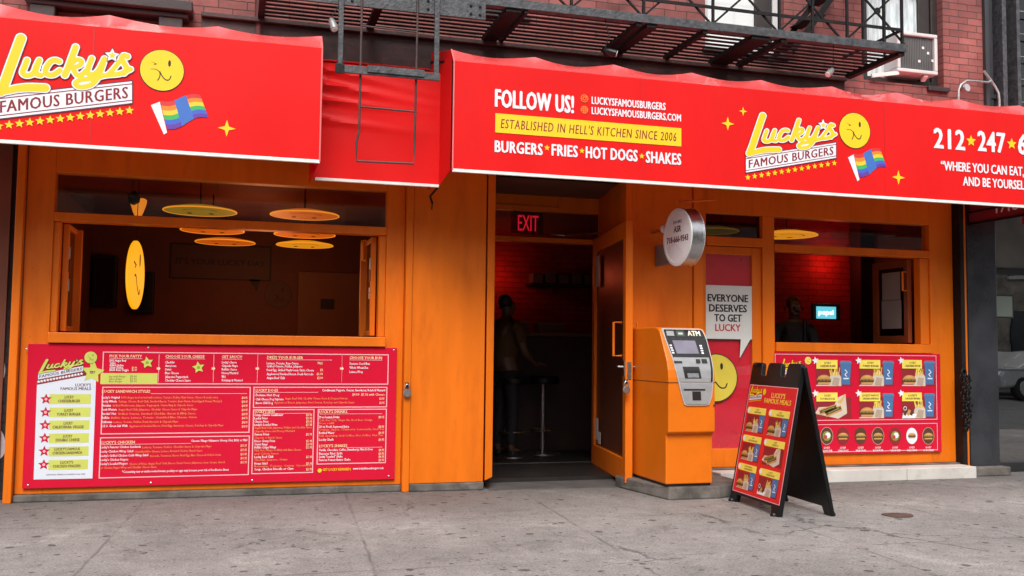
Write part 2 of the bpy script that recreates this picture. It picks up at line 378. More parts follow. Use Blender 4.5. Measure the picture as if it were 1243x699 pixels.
def _metric():
    o = []
    for pts, hw in _raw:
        k = (_l6(pts[0][0]+10, pts[0][1])-_l6(pts[0][0], pts[0][1])).length/10
        P = smooth([_l6(*p) for p in pts], 6)
        if isinstance(hw, list):
            for i in range(len(P)-1):
                o.append((P[i:i+2], k*np.interp(i/(len(P)-1)*(len(hw)-1), range(len(hw)), hw)))
        else: o.append((P, hw*k))
    return o
_BL, _BR, _TL = _l6(-30, 898), _l6(996, 776), _l6(-30, 727)
_LM = Matrix(((_BR.x-_BL.x, _TL.x-_BL.x), (_BR.y-_BL.y, _TL.y-_BL.y))).inverted()
_fills = {}
def logo_fill(grow):
    if grow not in _fills:
        V, F = union_fill(_metric(), grow, .0062)
        _fills[grow] = ([tuple(_LM @ (Vector(v)-_BL)) for v in V], F)
    return _fills[grow]
def logo(S, mb, bl, br, tl, body=None, edge=None, outline=None, ribbon=None, word=None, stars=True, base=1, words='FAMOUS BURGERS', fine=True):
    body, edge, outline, ribbon, word = body or YELLOW, edge or WHITE, outline or NAVY, ribbon or WHITE, word or MAROON
    ex, ey = br-bl, tl-bl
    f = lambda p: bl+ex*p[0]+ey*p[1]
    S.poly(mb, [f(p) for p in ((-.008, -.06), (1.008, -.06), (1.008, 1.06), (-.008, 1.06))], outline, base)
    S.poly(mb, [f(p) for p in ((0, 0), (1, 0), (1, 1), (0, 1))], ribbon, base+1)
    if fine:
        for y in (.1, .86): S.poly(mb, [f(p) for p in ((0, y), (1, y), (1, y+.045), (0, y+.045))], word, base+2)
    vs, fs, w = text_mesh(words, 0, 0, 2, 1.10)
    for i, k in enumerate((0, -.0028, .0028)): mb.add([S.W(f((.032+k+.936*v[0]/w, .25+.52*v[1]/cap_h())), base+3+.12*i) for v in vs], fs, word)
    for k, (g, m) in enumerate(((.0115 if edge is not outline else .008, outline), (.0075, edge), (0.0, body))):
        if edge is outline and k == 1: continue
        V, F = logo_fill(g); mb.add([S.W(f(p), base+4+k) for p in V], F, m)
    c = f((.853, 2.28)); r = ex.length*.058
    S.star(mb, c, r*1.2, outline, base+5, inner=.5); S.star(mb, c, r, edge, base+7, inner=.5); S.star(mb, c, r*.5, body, base+8, inner=.5)
    if stars:
        for i in range(14): S.star(mb, f((.02+.96*i/13, -.33)), ey.length*.2, body, base+1, inner=.45)
def face(S, mb, c, r, m=None, base=1, line=None):
    c = Vector(c); m = m or YELLOW; line = line or BLACK_P
    S.disc(mb, c, r*1.035, line, base); S.disc(mb, c, r, m, base+1)
    q = lambda x, y: c+Vector(((x-612)/84, (265-y)/84))*r
    S.poly(mb, [q(566, 231), (q(594, 241)), q(578, 246), q(584, 240)][::-1], line, base+2)
    S.disc(mb, q(640, 234), r*.065, line, base+2, 16, r*.165)
    S.stroke(mb, smooth([q(567, 264), q(588, 263), q(603, 274), q(604, 292), q(596, 309)], 5), [r*w for w in np.linspace(.02, .055, 21)], line, base+2)
    S.stroke(mb, smooth([q(603, 270), q(614, 290), q(628, 303), q(641, 301), q(648, 284)], 5), r*.05, line, base+3)
STRIPES = [flat('flag_red', (.62, .03, .03)), flat('flag_orange', (.80, .22, .02)), flat('flag_yellow', (.85, .55, .03)), flat('flag_green', (.05, .42, .10)), flat('flag_blue', (.05, .12, .55)), flat('flag_violet', (.12, .04, .34))]
FBLUE = flat('flag_blue_fold', (.045, .15, .50))
def flag(S, mb, c, s, base=1):
    c = Vector(c); q = lambda x, y: c+Vector(((x-675)/100, (430-y)/100))*s
    S.poly(mb, [q(567, 402), q(620, 518), q(632, 510), q(600, 385)], WHITE, base+1)
    n = 14
    def top(t): return (600+155*t, 381-36*t+9*math.sin(t*2*math.pi))
    def bot(t): return (632+158*t, 492-58*t+11*math.sin(t*2*math.pi+.2))
    for i in range(n):
        for j in range(6):
            def g(t, k): a, b = top(t), bot(t); return q(a[0]+(b[0]-a[0])*k/6, a[1]+(b[1]-a[1])*k/6)
            t0, t1 = i/n, (i+1)/n
            m = FBLUE if 5 <= i <= 8 else STRIPES[j]
            S.poly(mb, [g(t0, j+1), g(t1, j+1), g(t1, j), g(t0, j)], m, base+1)
def sparkle(S, mb, c, r, base=1): S.star(mb, c, r, YELLOW, base, n=4, inner=.32)

# ------------------------------------------------------------------ ground
def concrete_ground(name, base, joints):
    m = bpy.data.materials.new(name); MATS[name] = m; t, n, l, p = nodes(m)
    tc = n.new('ShaderNodeTexCoord'); co_ = tc.outputs['Object']
    def noise(sc, det=8, rough=.6, dist=0):
        q = n.new('ShaderNodeTexNoise'); q.inputs['Scale'].default_value = sc; q.inputs['Detail'].default_value = det; q.inputs['Roughness'].default_value = rough; q.inputs['Distortion'].default_value = dist; l.new(co_, q.inputs['Vector']); return q.outputs[0]
    def rng(v, a, b, c, d):
        q = n.new('ShaderNodeMapRange'); l.new(v, q.inputs[0])
        for i, x in enumerate((a, b, c, d)): q.inputs[i+1].default_value = x
        return q.outputs[0]
    def math_(op, a, b=None):
        q = n.new('ShaderNodeMath'); q.operation = op
        for i, x in enumerate((a, b)):
            if x is None: continue
            if isinstance(x, (int, float)): q.inputs[i].default_value = x
            else: l.new(x, q.inputs[i])
        return q.outputs[0]
    v = rng(noise(.9, 5), .3, .7, .74, 1.24)
    v = math_('MULTIPLY', v, rng(noise(7, 10, .8), .28, .72, .70, 1.26))
    v = math_('MULTIPLY', v, rng(noise(75, 4, .8), .3, .7, .42, 1.58))
    v = math_('MULTIPLY', v, rng(noise(1.9, 9, .82, 2.2), .55, .68, 1, .58))      # worn darker patches
    v = math_('MULTIPLY', v, rng(noise(1.5, 8, .78, .9), .54, .62, 1, 1.26))       # pale repair
    for sc, lo, amt in ((2.9, .075, .34), (5.5, .11, .30), (9.0, .12, .36), (17.0, .14, .45)):       # chewing gum and stains
        vo = n.new('ShaderNodeTexVoronoi'); vo.inputs['Scale'].default_value = sc; vo.inputs['Randomness'].default_value = 1
        wv = n.new('ShaderNodeVectorMath'); wv.operation = 'MULTIPLY_ADD'; nq = n.new('ShaderNodeTexNoise'); nq.inputs['Scale'].default_value = 14; l.new(co_, nq.inputs['Vector'])
        wv.inputs[1].default_value = (.05, .05, 0); l.new(nq.outputs['Color'], wv.inputs[0]); l.new(co_, wv.inputs[2]); l.new(wv.outputs[0], vo.inputs['Vector'])
        sel = math_('GREATER_THAN', math_('FRACT', math_('MULTIPLY', vo.outputs['Color'], 3.7)), .42)
        spot = math_('MULTIPLY', rng(vo.outputs['Distance'], lo, lo*1.35, 1, 0), sel)
        v = math_('MULTIPLY', v, math_('SUBTRACT', 1, math_('MULTIPLY', spot, 1-amt)))
    ck = n.new('ShaderNodeTexVoronoi'); ck.feature = 'DISTANCE_TO_EDGE'; ck.inputs['Scale'].default_value = .55; wk = n.new('ShaderNodeVectorMath'); wk.operation = 'MULTIPLY_ADD'
    nk = n.new('ShaderNodeTexNoise'); nk.inputs['Scale'].default_value = 2.2; nk.inputs['Detail'].default_value = 9; nk.inputs['Roughness'].default_value = .65; l.new(co_, nk.inputs['Vector']); wk.inputs[1].default_value = (.5, .5, 0); l.new(nk.outputs['Color'], wk.inputs[0]); l.new(co_, wk.inputs[2]); l.new(wk.outputs[0], ck.inputs['Vector'])
    crack = math_('MULTIPLY', rng(ck.outputs['Distance'], .002, .006, 1, 0), rng(noise(.8, 2), .52, .60, 0, .6))
    v = math_('MULTIPLY', v, math_('SUBTRACT', 1, crack))
    sp = n.new('ShaderNodeSeparateXYZ'); wj = n.new('ShaderNodeVectorMath'); wj.operation = 'MULTIPLY_ADD'
    nj = n.new('ShaderNodeTexNoise'); nj.inputs['Scale'].default_value = 5; nj.inputs['Detail'].default_value = 6; l.new(co_, nj.inputs['Vector'])
    wj.inputs[1].default_value = (.035, .035, 0); l.new(nj.outputs['Color'], wj.inputs[0]); l.new(co_, wj.inputs[2]); l.new(wj.outputs[0], sp.inputs[0])
    X = math_('ADD', sp.outputs[0], math_('MULTIPLY', sp.outputs[1], -.055)); Yy = sp.outputs[1]
    q_ = math_('ADD', sp.outputs[1], math_('MULTIPLY', noise(1.8, 7, .7), 1.1)); v = math_('MULTIPLY', v, rng(q_, 6.9, 8.1, 1, .56))      # awning shade along the shop fronts, painted into the ground colour
    hgt = None
    for ax, pos, w in joints:
        src = X if ax == 'x' else Yy
        d = math_('ABSOLUTE', math_('SUBTRACT', src, pos)); k = rng(d, w*.4, w, 0, 1)
        fade = rng(noise(2.3, 3), .42, .58, .10, 1)
        v = math_('MULTIPLY', v, math_('SUBTRACT', 1, math_('MULTIPLY', math_('SUBTRACT', 1, k), math_('MULTIPLY', fade, .38))))
        hgt = k if hgt is None else math_('MINIMUM', hgt, k)
    mx = n.new('ShaderNodeMix'); mx.data_type = 'RGBA'; mx.blend_type = 'MULTIPLY'; mx.inputs[0].default_value = 1; mx.inputs[6].default_value = (*base, 1)
    l.new(v, mx.inputs[7]); l.new(mx.outputs[2], p.inputs['Base Color']); p.inputs['Roughness'].default_value = .85
    h = math_('ADD', math_('MULTIPLY', noise(120, 4), .35), math_('MULTIPLY', noise(6, 6), .5))
    if hgt is not None: h = math_('ADD', h, math_('MULTIPLY', hgt, .8))
    bp = n.new('ShaderNodeBump'); bp.inputs['Strength'].default_value = .35; bp.inputs['Distance'].default_value = .012; l.new(h, bp.inputs['Height']); l.new(bp.outputs[0], p.inputs['Normal'])
    return m
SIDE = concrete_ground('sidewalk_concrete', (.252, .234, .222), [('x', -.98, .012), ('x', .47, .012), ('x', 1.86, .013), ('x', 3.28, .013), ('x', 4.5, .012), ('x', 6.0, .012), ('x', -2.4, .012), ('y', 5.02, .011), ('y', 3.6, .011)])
ASPH = concrete_ground('asphalt', (.10, .10, .10), [])
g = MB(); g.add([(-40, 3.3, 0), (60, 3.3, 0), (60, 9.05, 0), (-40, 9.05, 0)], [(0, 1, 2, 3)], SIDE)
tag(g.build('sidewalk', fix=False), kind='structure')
g = MB(); g.box(-40, 60, 3.15, 3.3, -.2, .004, CONC); tag(g.build('kerb'), kind='structure')
g = MB(); g.add([(-200, -300, -.14), (260, -300, -.14), (260, 3.2, -.14), (-200, 3.2, -.14)], [(0, 1, 2, 3)], ASPH)
tag(g.build('road', fix=False), kind='structure')
g = MB(); g.box(-40, 60, -16.2, -9.5, -.3, 0, CONC); tag(g.build('far_sidewalk'), kind='structure')

# ------------------------------------------------------------------ the restaurant building
YF, YB = 7.65, 7.72            # post face, window bay face
BLD = thing('restaurant_building', 'brick building with a bright orange ground floor restaurant front', 'building', (2.3, YF, 0))
# brick upper storey with window openings
def wall_with_holes(mb, x0, x1, z0, z1, y0, y1, holes, m):
    xs = sorted({x0, x1, *[h[0] for h in holes], *[h[1] for h in holes]})
    for a, b in zip(xs[:-1], xs[1:]):
        hs_ = sorted([h for h in holes if h[0] <= a and h[1] >= b], key=lambda h: h[2]); z = z0
        for h in hs_:
            if h[2] > z: mb.box(a, b, y0, y1, z, h[2], m)
            z = h[3]
        if z < z1: mb.box(a, b, y0, y1, z, z1, m)
UW = [(-1.28, -.55, 3.72, 5.6), (1.35, 2.3, 3.95, 5.7), (3.98, 4.78, 3.85, 5.6), (5.62, 6.52, 3.70, 5.6)]
b = MB(); wall_with_holes(b, -7.5, 6.98, 2.62, 6.4, 7.7, 8.0, UW, BRICK)
b.build('brick_wall', BLD)
b = MB(); b.box(-.3, 5.36, 7.62, 7.697, 2.64, 3.63, SHADE_BAND); b.box(-.3, 5.36, 7.58, 7.697, 3.632, 3.665, SHADE_BAND); b.build('shaded_wall_band', BLD, bevel=.004)  # dark band added for the shaded, sooty brick below the fire escape
DKFRAME = mat('dark_brown_window_paint', (.028, .020, .019), .5, var=.3, scale=9, bump=.2)
SILL_M = mat('dark_brown_sill_paint', (.035, .022, .022), .55, var=.35, scale=6, bump=.2)
BLIND = mat('white_roller_blind', (.86, .86, .85), .7, var=.04)
CURT = mat('pale_net_curtain', (.66, .70, .71), .8, var=.35, scale=9, stretch=(4, 1, .5))
WFR = mat('white_window_paint', (.6, .6, .6), .5, var=.1)
for i, (x0, x1, z0, z1) in enumerate(UW):
    fm = WFR if i == 2 else DKFRAME
    f = MB(); w = .07
    for q in ((x0, x0+w, z0, z1), (x1-w, x1, z0, z1), (x0+w, x1-w, z0, z0+w), (x0+w, x1-w, z1-w, z1), (x0+w, x1-w, (z0+z1)/2-.03, (z0+z1)/2+.03)):
        f.box(q[0], q[1], 7.78, 7.86, q[2], q[3], fm)
    if i == 2: f.box(x1-.24, x1-w-.002, 7.79, 7.85, z0+w+.002, z1-w-.002, DKFRAME)
    if i == 3: f.box(x1-.2, x1-w-.002, 7.80, 7.90, z0+w+.002, z1-w-.002, DKFRAME); f.box(x0+w+.002, x0+.12, 7.80, 7.9, z0+w+.002, z1-w-.002, DKFRAME)
    wf = f.build('window', BLD, bevel=.006)
    gmb = MB(); gmb.box(x0+w, x1-w, 7.815, 7.82, z0+w, z1-w, GLASS); gmb.build('pane', wf)
    c = MB(); c.box(x0+w, x1-w, 7.825, 7.835, z0+w, z1-w, (DARKWOOD, DARKWOOD, BLIND, CURT)[i]); c.build('blind' if i == 2 else 'curtain', wf)
    s = MB(); s.box(6.32 if i == 3 else x0-.03, x1+.04, 7.665, 7.78, z0-.05, z0-.003, SILL_M)
    if i == 0:
        s = MB(); s.box(-1.53, -.36, 7.50, 7.80, 3.63, 3.71, SILL_M); s.box(-1.50, -.39, 7.55, 7.80, 3.59, 3.628, SILL_M)
        for xa in (-1.48, -.60): s.box(xa, xa+.17, 7.56, 7.76, 3.50, 3.588, SILL_M); s.box(xa+.02, xa+.15, 7.6, 7.76, 3.42, 3.498, SILL_M)
    s.build('window_sill', wf, bevel=.008)
# ground floor: posts, panels, bays
b = MB(); b.box(-1.53, -1.475, YF, YF+.25, 0, 2.62, ORANGE); b.build('post', BLD, bevel=.006)
b = MB(); b.box(1.315, 1.37, YF, YF+.25, .0, 2.62, ORANGE); b.build('post', BLD, bevel=.006)
b = MB(); b.box(1.372, 1.975, YF+.012, YF+.2, .065, 2.62, ORANGE); b.build('front_panel', BLD, bevel=.004)
b = MB(); b.hexa([(1.985, YF, .075), (2.05, YF+.01, .1), (2.33, 8.88, .1), (2.25, 8.9, .075)], [(1.985, YF, 2.75), (2.05, YF+.01, 2.75), (2.33, 8.88, 2.75), (2.25, 8.9, 2.75)], ORANGE)
b.build('door_jamb', BLD, bevel=.004)
b = MB(); b.hexa([(3.205, YF, .03), (3.26, YF, .03), (3.50, 8.9, .03), (3.43, 8.9, .03)], [(3.205, YF, 2.75), (3.26, YF, 2.75), (3.50, 8.9, 2.75), (3.43, 8.9, 2.75)], ORANGE)
b.build('door_jamb', BLD, bevel=.004)
b = MB(); b.box(3.262, 3.835, YF+.012, YF+.2, .03, 2.62, ORANGE); b.build('front_panel', BLD, bevel=.004)
b = MB(); b.box(3.84, 3.93, YF-.005, YF+.25, .12, 2.62, ORANGE); b.build('post', BLD, bevel=.005)
# left bay
f = MB(); y0, y1 = YB, YB+.11
f.box(-1.473, -1.285, y0, y1, .055, 2.62, ORANGE); f.box(1.165, 1.313, y0, y1, .055, 2.62, ORANGE)
f.box(-1.285, 1.165, y0, y1, 2.395, 2.62, ORANGE)
f.box(-1.285, 1.165, y0-.015, y1, 2.035, 2.10, ORANGE)
f.box(-1.285, 1.165, y0, y1, .055, 1.14, ORANGE)
f.box(-1.285, 1.165, y0-.05, y1+.1, 1.142, 1.218, ORANGE)
f.box(-1.285, -1.24, y0+.02, y1, 1.22, 2.033, ORANGE); f.box(1.11, 1.165, y0+.02, y1, 1.22, 2.033, ORANGE)
WL = f.build('window_frame', BLD, bevel=.005)
gmb = MB(); gmb.box(-1.285, 1.165, y0+.05, y0+.056, 2.1, 2.395, GLASS); gmb.build('transom_pane', WL)
for xx, sgn in ((-1.235, 1), (1.06, -1)):
    s = MB(); xa, xb = xx, xx+.042
    for q in ((7.84, 7.875, 1.23, 2.03), (7.875, 8.22, 1.23, 1.27), (7.875, 8.22, 1.99, 2.03)): s.box(xa, xb, q[0], q[1], q[2], q[3], ORANGE)
    s.box(xa-(.0 if sgn > 0 else .035), xb+(.035 if sgn > 0 else 0), 8.221, 8.27, 1.23, 2.03, ORANGE)
    sh = s.build('folded_sash', WL, bevel=.004)
    p = MB(); p.box((xa+xb)/2-.003, (xa+xb)/2+.003, 7.875, 8.22, 1.27, 1.99, DGLASS); p.build('pane', sh)
    for zz in (1.58, 1.72, 1.82):
        h = MB(); h.box(xb if sgn > 0 else xa-.008, xb+.008 if sgn > 0 else xa, 7.85, 7.875, zz-.05, zz+.04, STEEL if zz != 1.72 else PLASTIC_BLK); h.build('latch', sh)
h = MB(); h.tube([(1.02, 7.86, 1.84), (.99, 7.86, 1.84), (.99, 7.86, 2.0), (1.02, 7.86, 2.0)], .011, ORANGE); h.build('pull_handle', WL, smooth=True)
# right bay
f = MB(); xr = 6.60
f.box(3.932, 3.995, y0, y1, .122, 2.62, ORANGE)
f.box(3.995, 6.34, y0, y1, 2.362, 2.62, ORANGE)
f.box(4.555, 4.675, y0-.004, y1, .122, 2.362, ORANGE)
f.box(6.34, xr, y0, y1, .122, 2.62, ORANGE)
f.box(4.675, 6.34, y0-.015, y1, 2.045, 2.112, ORANGE); f.box(3.995, 4.555, y0-.01, y1, 2.075, 2.155, ORANGE)
f.box(4.675, 6.34, y0-.03, y1+.1, 1.142, 1.226, ORANGE); f.box(4.675, 6.34, y0, y1, .122, 1.14, ORANGE)
f.box(6.245, 6.34, y0+.02, y1, 1.228, 2.043, ORANGE)
WR = f.build('window_frame', BLD, bevel=.005)
gmb = MB(); gmb.box(4.675, 6.34, y0+.05, y0+.056, 2.112, 2.362, GLASS); gmb.build('transom_pane', WR)
gmb = MB(); gmb.box(3.995, 4.555, y0+.05, y0+.056, 2.155, 2.362, DGLASS); gmb.build('transom_pane', WR)
s = MB(); xa, xb = 6.19, 6.235
SASHP = mat('shaded_sash_orange', (.26, .055, .012), .45, var=.15)  # darker copy of the frame orange, indoor shade put into the colour
for q in ((7.85, 7.91, 1.24, 2.04), (8.30, 8.38, 1.24, 2.04), (7.91, 8.30, 1.24, 1.31), (7.91, 8.30, 1.97, 2.04)): s.box(xa, xb, q[0], q[1], q[2], q[3], SASHP)
SASH = s.build('folded_sash', WR, bevel=.004)
p = MB(); p.box(6.209, 6.215, 7.91, 8.30, 1.31, 1.97, DGLASS); p.build('pane', SASH)
h = MB(); h.tube([(6.19, 7.87, 1.74), (6.15, 7.87, 1.74), (6.15, 7.87, 1.92), (6.19, 7.87, 1.92)], .010, ORANGE); h.build('pull_handle', SASH, smooth=True)
# closed side door behind the cash machine
f = MB(); f.box(4.462, 4.553, y0+.02, y1, .122, 2.07, ORANGE)
f.box(3.997, 4.46, y0+.02, y1, 2.0, 2.07, ORANGE); f.box(3.997, 4.46, y0+.02, y1, .122, .285, ORANGE)
SD = f.build('side_door', BLD, bevel=.005)
WINERED = mat('red_window_film', (.66, .014, .034), .3, var=.1, scale=3)
p = MB(); p.box(3.998, 4.46, y0+.05, y0+.06, .285, 2.0, WINERED); p.build('red_glass', SD)
p = MB(); p.box(3.998, 4.46, y0+.030, y0+.034, .285, 2.0, GLASS); p.build('pane', SD)
b = MB(); b.box(-1.4745, -1.468, YF+.06, YF+.07, .06, 2.6, ORANGE_DK); b.build('groove', BLD)
# iron track and strip at the right end of the front
b = MB(); b.box(6.602, 6.648, YF-.03, YF+.2, .10, 2.6, IRON); b.build('shutter_track', BLD, bevel=.004)
b = MB(); b.box(6.65, 6.695, YF, YF+.2, .07, 2.6, ORANGE); b.build('post', BLD, bevel=.004)
b = MB(); b.box(6.697, 6.716, YF+.01, YF+.2, .07, 2.6, IRON); b.build('shutter_track', BLD)
# base courses and steps
b = MB(); b.box(-1.474, 1.314, YF+.04, YF+.2, 0, .053, CONC); b.box(1.372, 1.98, YF+.005, YF+.2, 0, .063, CONC); ob = b.build('base_course', BLD, bevel=.01)
b = MB()
for xx in (4.0, 4.93, 5.86): b.box(xx, min(xx+.926, 6.61), 7.47, 7.83, 0, .108, MARBLE)
b.box(4.002, 6.6, 7.66, 7.83, .1085, .121, CONC)
b.build('marble_step', BLD, bevel=.008)
b = MB(); b.hexa([(3.10, 7.62, 0), (3.22, 6.84, 0), (3.66, 6.84, 0), (3.99, 7.0, 0), (3.99, 7.66, 0)], [(3.10, 7.62, .095), (3.24, 6.86, .095), (3.65, 6.86, .095), (3.99, 7.02, .095), (3.99, 7.66, .095)], CONC)
b.build('concrete_step', BLD, bevel=.012)
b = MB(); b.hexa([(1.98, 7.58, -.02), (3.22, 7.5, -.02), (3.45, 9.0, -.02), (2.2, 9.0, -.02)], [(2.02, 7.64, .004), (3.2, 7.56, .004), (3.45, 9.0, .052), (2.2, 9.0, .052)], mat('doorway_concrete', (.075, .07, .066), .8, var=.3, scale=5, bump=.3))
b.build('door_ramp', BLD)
# recessed doorway head
f = MB(); f.box(2.31, 3.46, 8.86, 8.94, 2.47, 2.95, ORANGE); f.box(2.31, 3.46, 8.85, 8.96, 2.17, 2.215, ORANGE)
f.box(2.33, 3.0, 8.845, 8.859, 2.50, 2.52, ORANGE); f.box(3.0, 3.02, 8.845, 8.859, 2.5, 2.95, ORANGE)
f.box(1.98, 3.5, YF+.02, 8.86, 2.952, 3.0, ORANGE)
f.box(2.055, 3.204, YF+.03, YF+.12, 2.72, 2.95, ORANGE)
DF = f.build('door_frame', BLD, bevel=.004)
p = MB(); p.box(2.33, 3.44, 8.895, 8.90, 2.215, 2.47, GLASS); p.build('transom_pane', DF)
# interior shell
b = MB(); b.box(-1.7, 7.0, 7.95, 13.0, -.05, .05, FLOOR_IN); b.build('floor', BLD)
b = MB(); b.box(-1.7, 7.0, 7.85, 13.0, 2.62, 2.68, CEIL); b.build('ceiling', BLD)
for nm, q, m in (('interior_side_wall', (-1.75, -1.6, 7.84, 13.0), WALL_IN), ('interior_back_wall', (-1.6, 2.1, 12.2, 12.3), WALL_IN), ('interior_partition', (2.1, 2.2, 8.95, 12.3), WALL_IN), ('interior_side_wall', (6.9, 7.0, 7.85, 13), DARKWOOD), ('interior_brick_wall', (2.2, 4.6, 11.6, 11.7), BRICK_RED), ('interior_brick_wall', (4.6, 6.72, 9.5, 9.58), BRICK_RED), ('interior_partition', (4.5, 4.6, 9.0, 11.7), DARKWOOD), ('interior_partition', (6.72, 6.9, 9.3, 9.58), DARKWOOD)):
    b = MB(); b.box(*q, .05, 2.62, m); b.build(nm, BLD)

# ------------------------------------------------------------------ the open street door
F0, H0 = Vector((3.12, 7.45, 0)), Vector((3.36, 8.86, 0)); dl = (H0-F0).normalized(); nl = Vector((dl.y, -dl.x, 0))
DOOR = thing('street_door', 'open orange street door with dark glass and bar handles', 'door', F0)
LT = .062
def dbox(mb, t0, t1, n0, n1, z0, z1, m):
    q = lambda t, n, z: F0+dl*t+nl*n+Vector((0, 0, z))
    mb.hexa([q(t0, n0, z0), q(t1, n0, z0), q(t1, n1, z0), q(t0, n1, z0)], [q(t0, n0, z1), q(t1, n0, z1), q(t1, n1, z1), q(t0, n1, z1)], m)
LW = (H0-F0).length
f = MB(); dbox(f, 0, .10, 0, LT, .05, 2.215, ORANGE); dbox(f, LW-.1, LW, 0, LT, .05, 2.215, ORANGE); dbox(f, .1, LW-.1, 0, LT, .05, .24, ORANGE); dbox(f, .1, LW-.1, 0, LT, 2.08, 2.215, ORANGE)
f.build('door_frame', DOOR, bevel=.004)
p = MB(); dbox(p, .1, LW-.1, .026, .032, .24, 2.08, mat('jamb_reflection_brown', (.085, .024, .010), .36, var=.3, scale=1.5, spec=.6)); p.build('pane', DOOR)  # brown stands for the orange jamb reflected in the pane
for sg in (0, 1):
    n0 = -.07 if sg == 0 else LT+.07; ns = 0 if sg == 0 else LT
    q = lambda n, z, t=.14: F0+dl*t+nl*n+Vector((0, 0, z))
    h = MB(); h.tube([q(ns, 1.09), q(n0, 1.09), q(n0, 1.37), q(ns, 1.37)], .011, ORANGE); h.build('pull_handle', DOOR, smooth=True)
l_ = MB(); q = lambda n, z, t=.035: F0+dl*t+nl*n+Vector((0, 0, z))
dbox(l_, .015, .06, -.008, -.001, .92, 1.05, STEEL); dbox(l_, -.007, -.001, .014, .048, .90, 1.04, STEEL)
l_.tube([q(-.01, 1.0), q(-.05, 1.0), q(-.05, 1.0, .10)], .009, STEEL); l_.tube([q(LT, 1.0), q(LT+.04, 1.0), q(LT+.04, 1.0, .1)], .009, STEEL)
l_.build('lock', DOOR, smooth=True)
c = MB(); c.tube([H0-dl*.35+Vector((0, 0, 2.24)), H0-dl*.05-nl*.28+Vector((0, 0, 2.245)), H0-nl*.42+Vector((0, 0, 2.26))], .010, STEEL); c.build('door_closer_arm', DOOR)
PAPER = mat('white_paper', (.62, .58, .55), .8, var=.05)
def door_paper(lab, t0, t1, z0, z1):
    m = MB(); dbox(m, t0, t1, -.003, -.001, z0, z1, PAPER); tag(m.build('paper_notice'), lab, 'notice', 'paper notices taped to the open door')
door_paper('tall white paper notice taped high on the open street door', LW-.33, LW-.16, 1.74, 2.03)
door_paper('larger white sticker low on the glass of the open street door', LW-.32, LW-.18, .30, .50)
door_paper('smaller white sticker overlapping low on the open street door glass', LW-.44, LW-.325, .27, .38)

# ------------------------------------------------------------------ awnings
ZB, ZT = 2.412, 3.212
def awning(name, label, x0, x1, rafters, y=6.75):
    A = thing(name, label, 'awning', ((x0+x1)/2, y, ZB), 'red shop awnings over the orange front')
    mb = MB()
    nx = max(8, int((x1-x0)/.08)); xs = [x0+(x1-x0)*i/nx for i in range(nx+1)]
    xs = sorted(set(xs) | {r for r in rafters if x0 < r < x1})
    def sag(x):
        r = sorted(rafters)
        for a, b_ in zip(r[:-1], r[1:]):
            if a <= x <= b_:
                t = (x-a)/(b_-a); return 1-abs(2*t-1)**1.7
        return 0
    rows = []
    for x in xs:
        s = sag(x); k = math.sin(x*7.3)*.004
        pk = max([math.exp(-abs(x-r)/.09) for r in rafters])
        rows.append([(x, y, ZT), (x, y+.035+.045*pk, ZT+.022+.012*pk), (x, y+.115, ZT+.122-.040*s+k), (x, y+.45, ZT+.19-.07*s), (x, 7.69, ZT+.34)])
    V = [p for r in rows for p in r]; n = 5
    Fs = [(i*n+j, (i+1)*n+j, (i+1)*n+j+1, i*n+j+1) for i in range(len(xs)-1) for j in range(n-1)]
    hb = MB(); hb.add(V, Fs, HEM_VINYL); hb.build('top_fabric', A, smooth=True)
    mb.add([(x0, y, ZB), (x1, y, ZB), (x1, y, ZT), (x0, y, ZT)], [(0, 1, 2, 3)], RED_VINYL)
    for x in (x0, x1): mb.add([(x, y, ZB), (x, 7.69, ZB), (x, 7.69, ZT+.34), (x, y+.10, ZT+.11), (x, y, ZT)], [(0, 1, 2, 3, 4)], RED_VINYL)
    mb.build('fabric', A)
    t = MB(); t.box(x0-.004, x1+.004, y-.007, y+.012, ZB-.012, ZB+.012, WHITE_TRIM); t.build('bottom_piping', A, bevel=.003)
    t = MB(); t.tube([(x0+.01, y+.03, ZB+.02), (x1-.01, y+.03, ZB+.02)], .012, IRON); 
    for r in rafters:
        if x0 <= r <= x1: t.tube([(r, y+.03, ZT), (r, 7.69, ZT+.26)], .011, IRON); t.tube([(r, y+.03, ZB+.02), (r, y+.03, ZT)], .011, IRON)
    t.build('frame', A)
    e = MB()
    for x, s in ((x0, -1), (x1, 1)): e.tube([(x+.002*s, y-.003, ZB), (x+.002*s, y-.003, ZT), (x+.002*s, y+.1, ZT+.112)], .006, mat('pink_welt', (.75, .16, .16), .4, var=.1))
    e.build('welt_edge', A)
    return A
AL = awning('shop_awning', 'red awning with the script shop name, winking face and rainbow flag, left of the ladder', -2.35, .541, [-2.35, -1.53, -.855, -.159, .53])
AR = awning('shop_awning', 'long red awning with phone number and social handles over the door and right window', 1.485, 7.4, [1.487, 2.131, 2.769, 3.432, 4.047, 4.705, 5.338, 5.958, 6.6, 7.25])
S = Sheet((0, 6.747, 0))
def part(A, name, fn, sheet=None, base=None):
    mb = MB(); fn(mb); return mb.build(name, A, fix=False)
tl, tr, br = S.px(-5, 117.0), S.px(160.3, 102), S.px(160.3, 124.9); bl = S.px(-5, 144.3)
part(AL, 'logo', lambda mb: logo(S, mb, bl, br, tl))
part(AL, 'winking_face', lambda mb: face(S, mb, S.px(196.7, 85.3), .137))
part(AL, 'rainbow_flag', lambda mb: flag(S, mb, S.px(217.2, 138.4), .164))
part(AL, 'star', lambda mb: sparkle(S, mb, S.px(275.3, 155.6), .058))
tl, tr, bl, br = S.px(905.4, 190.4), S.px(1014.7, 172.2), S.px(905.4, 209.4), S.px(1014.7, 191.5)
part(AR, 'logo', lambda mb: logo(S, mb, bl, br, tl))
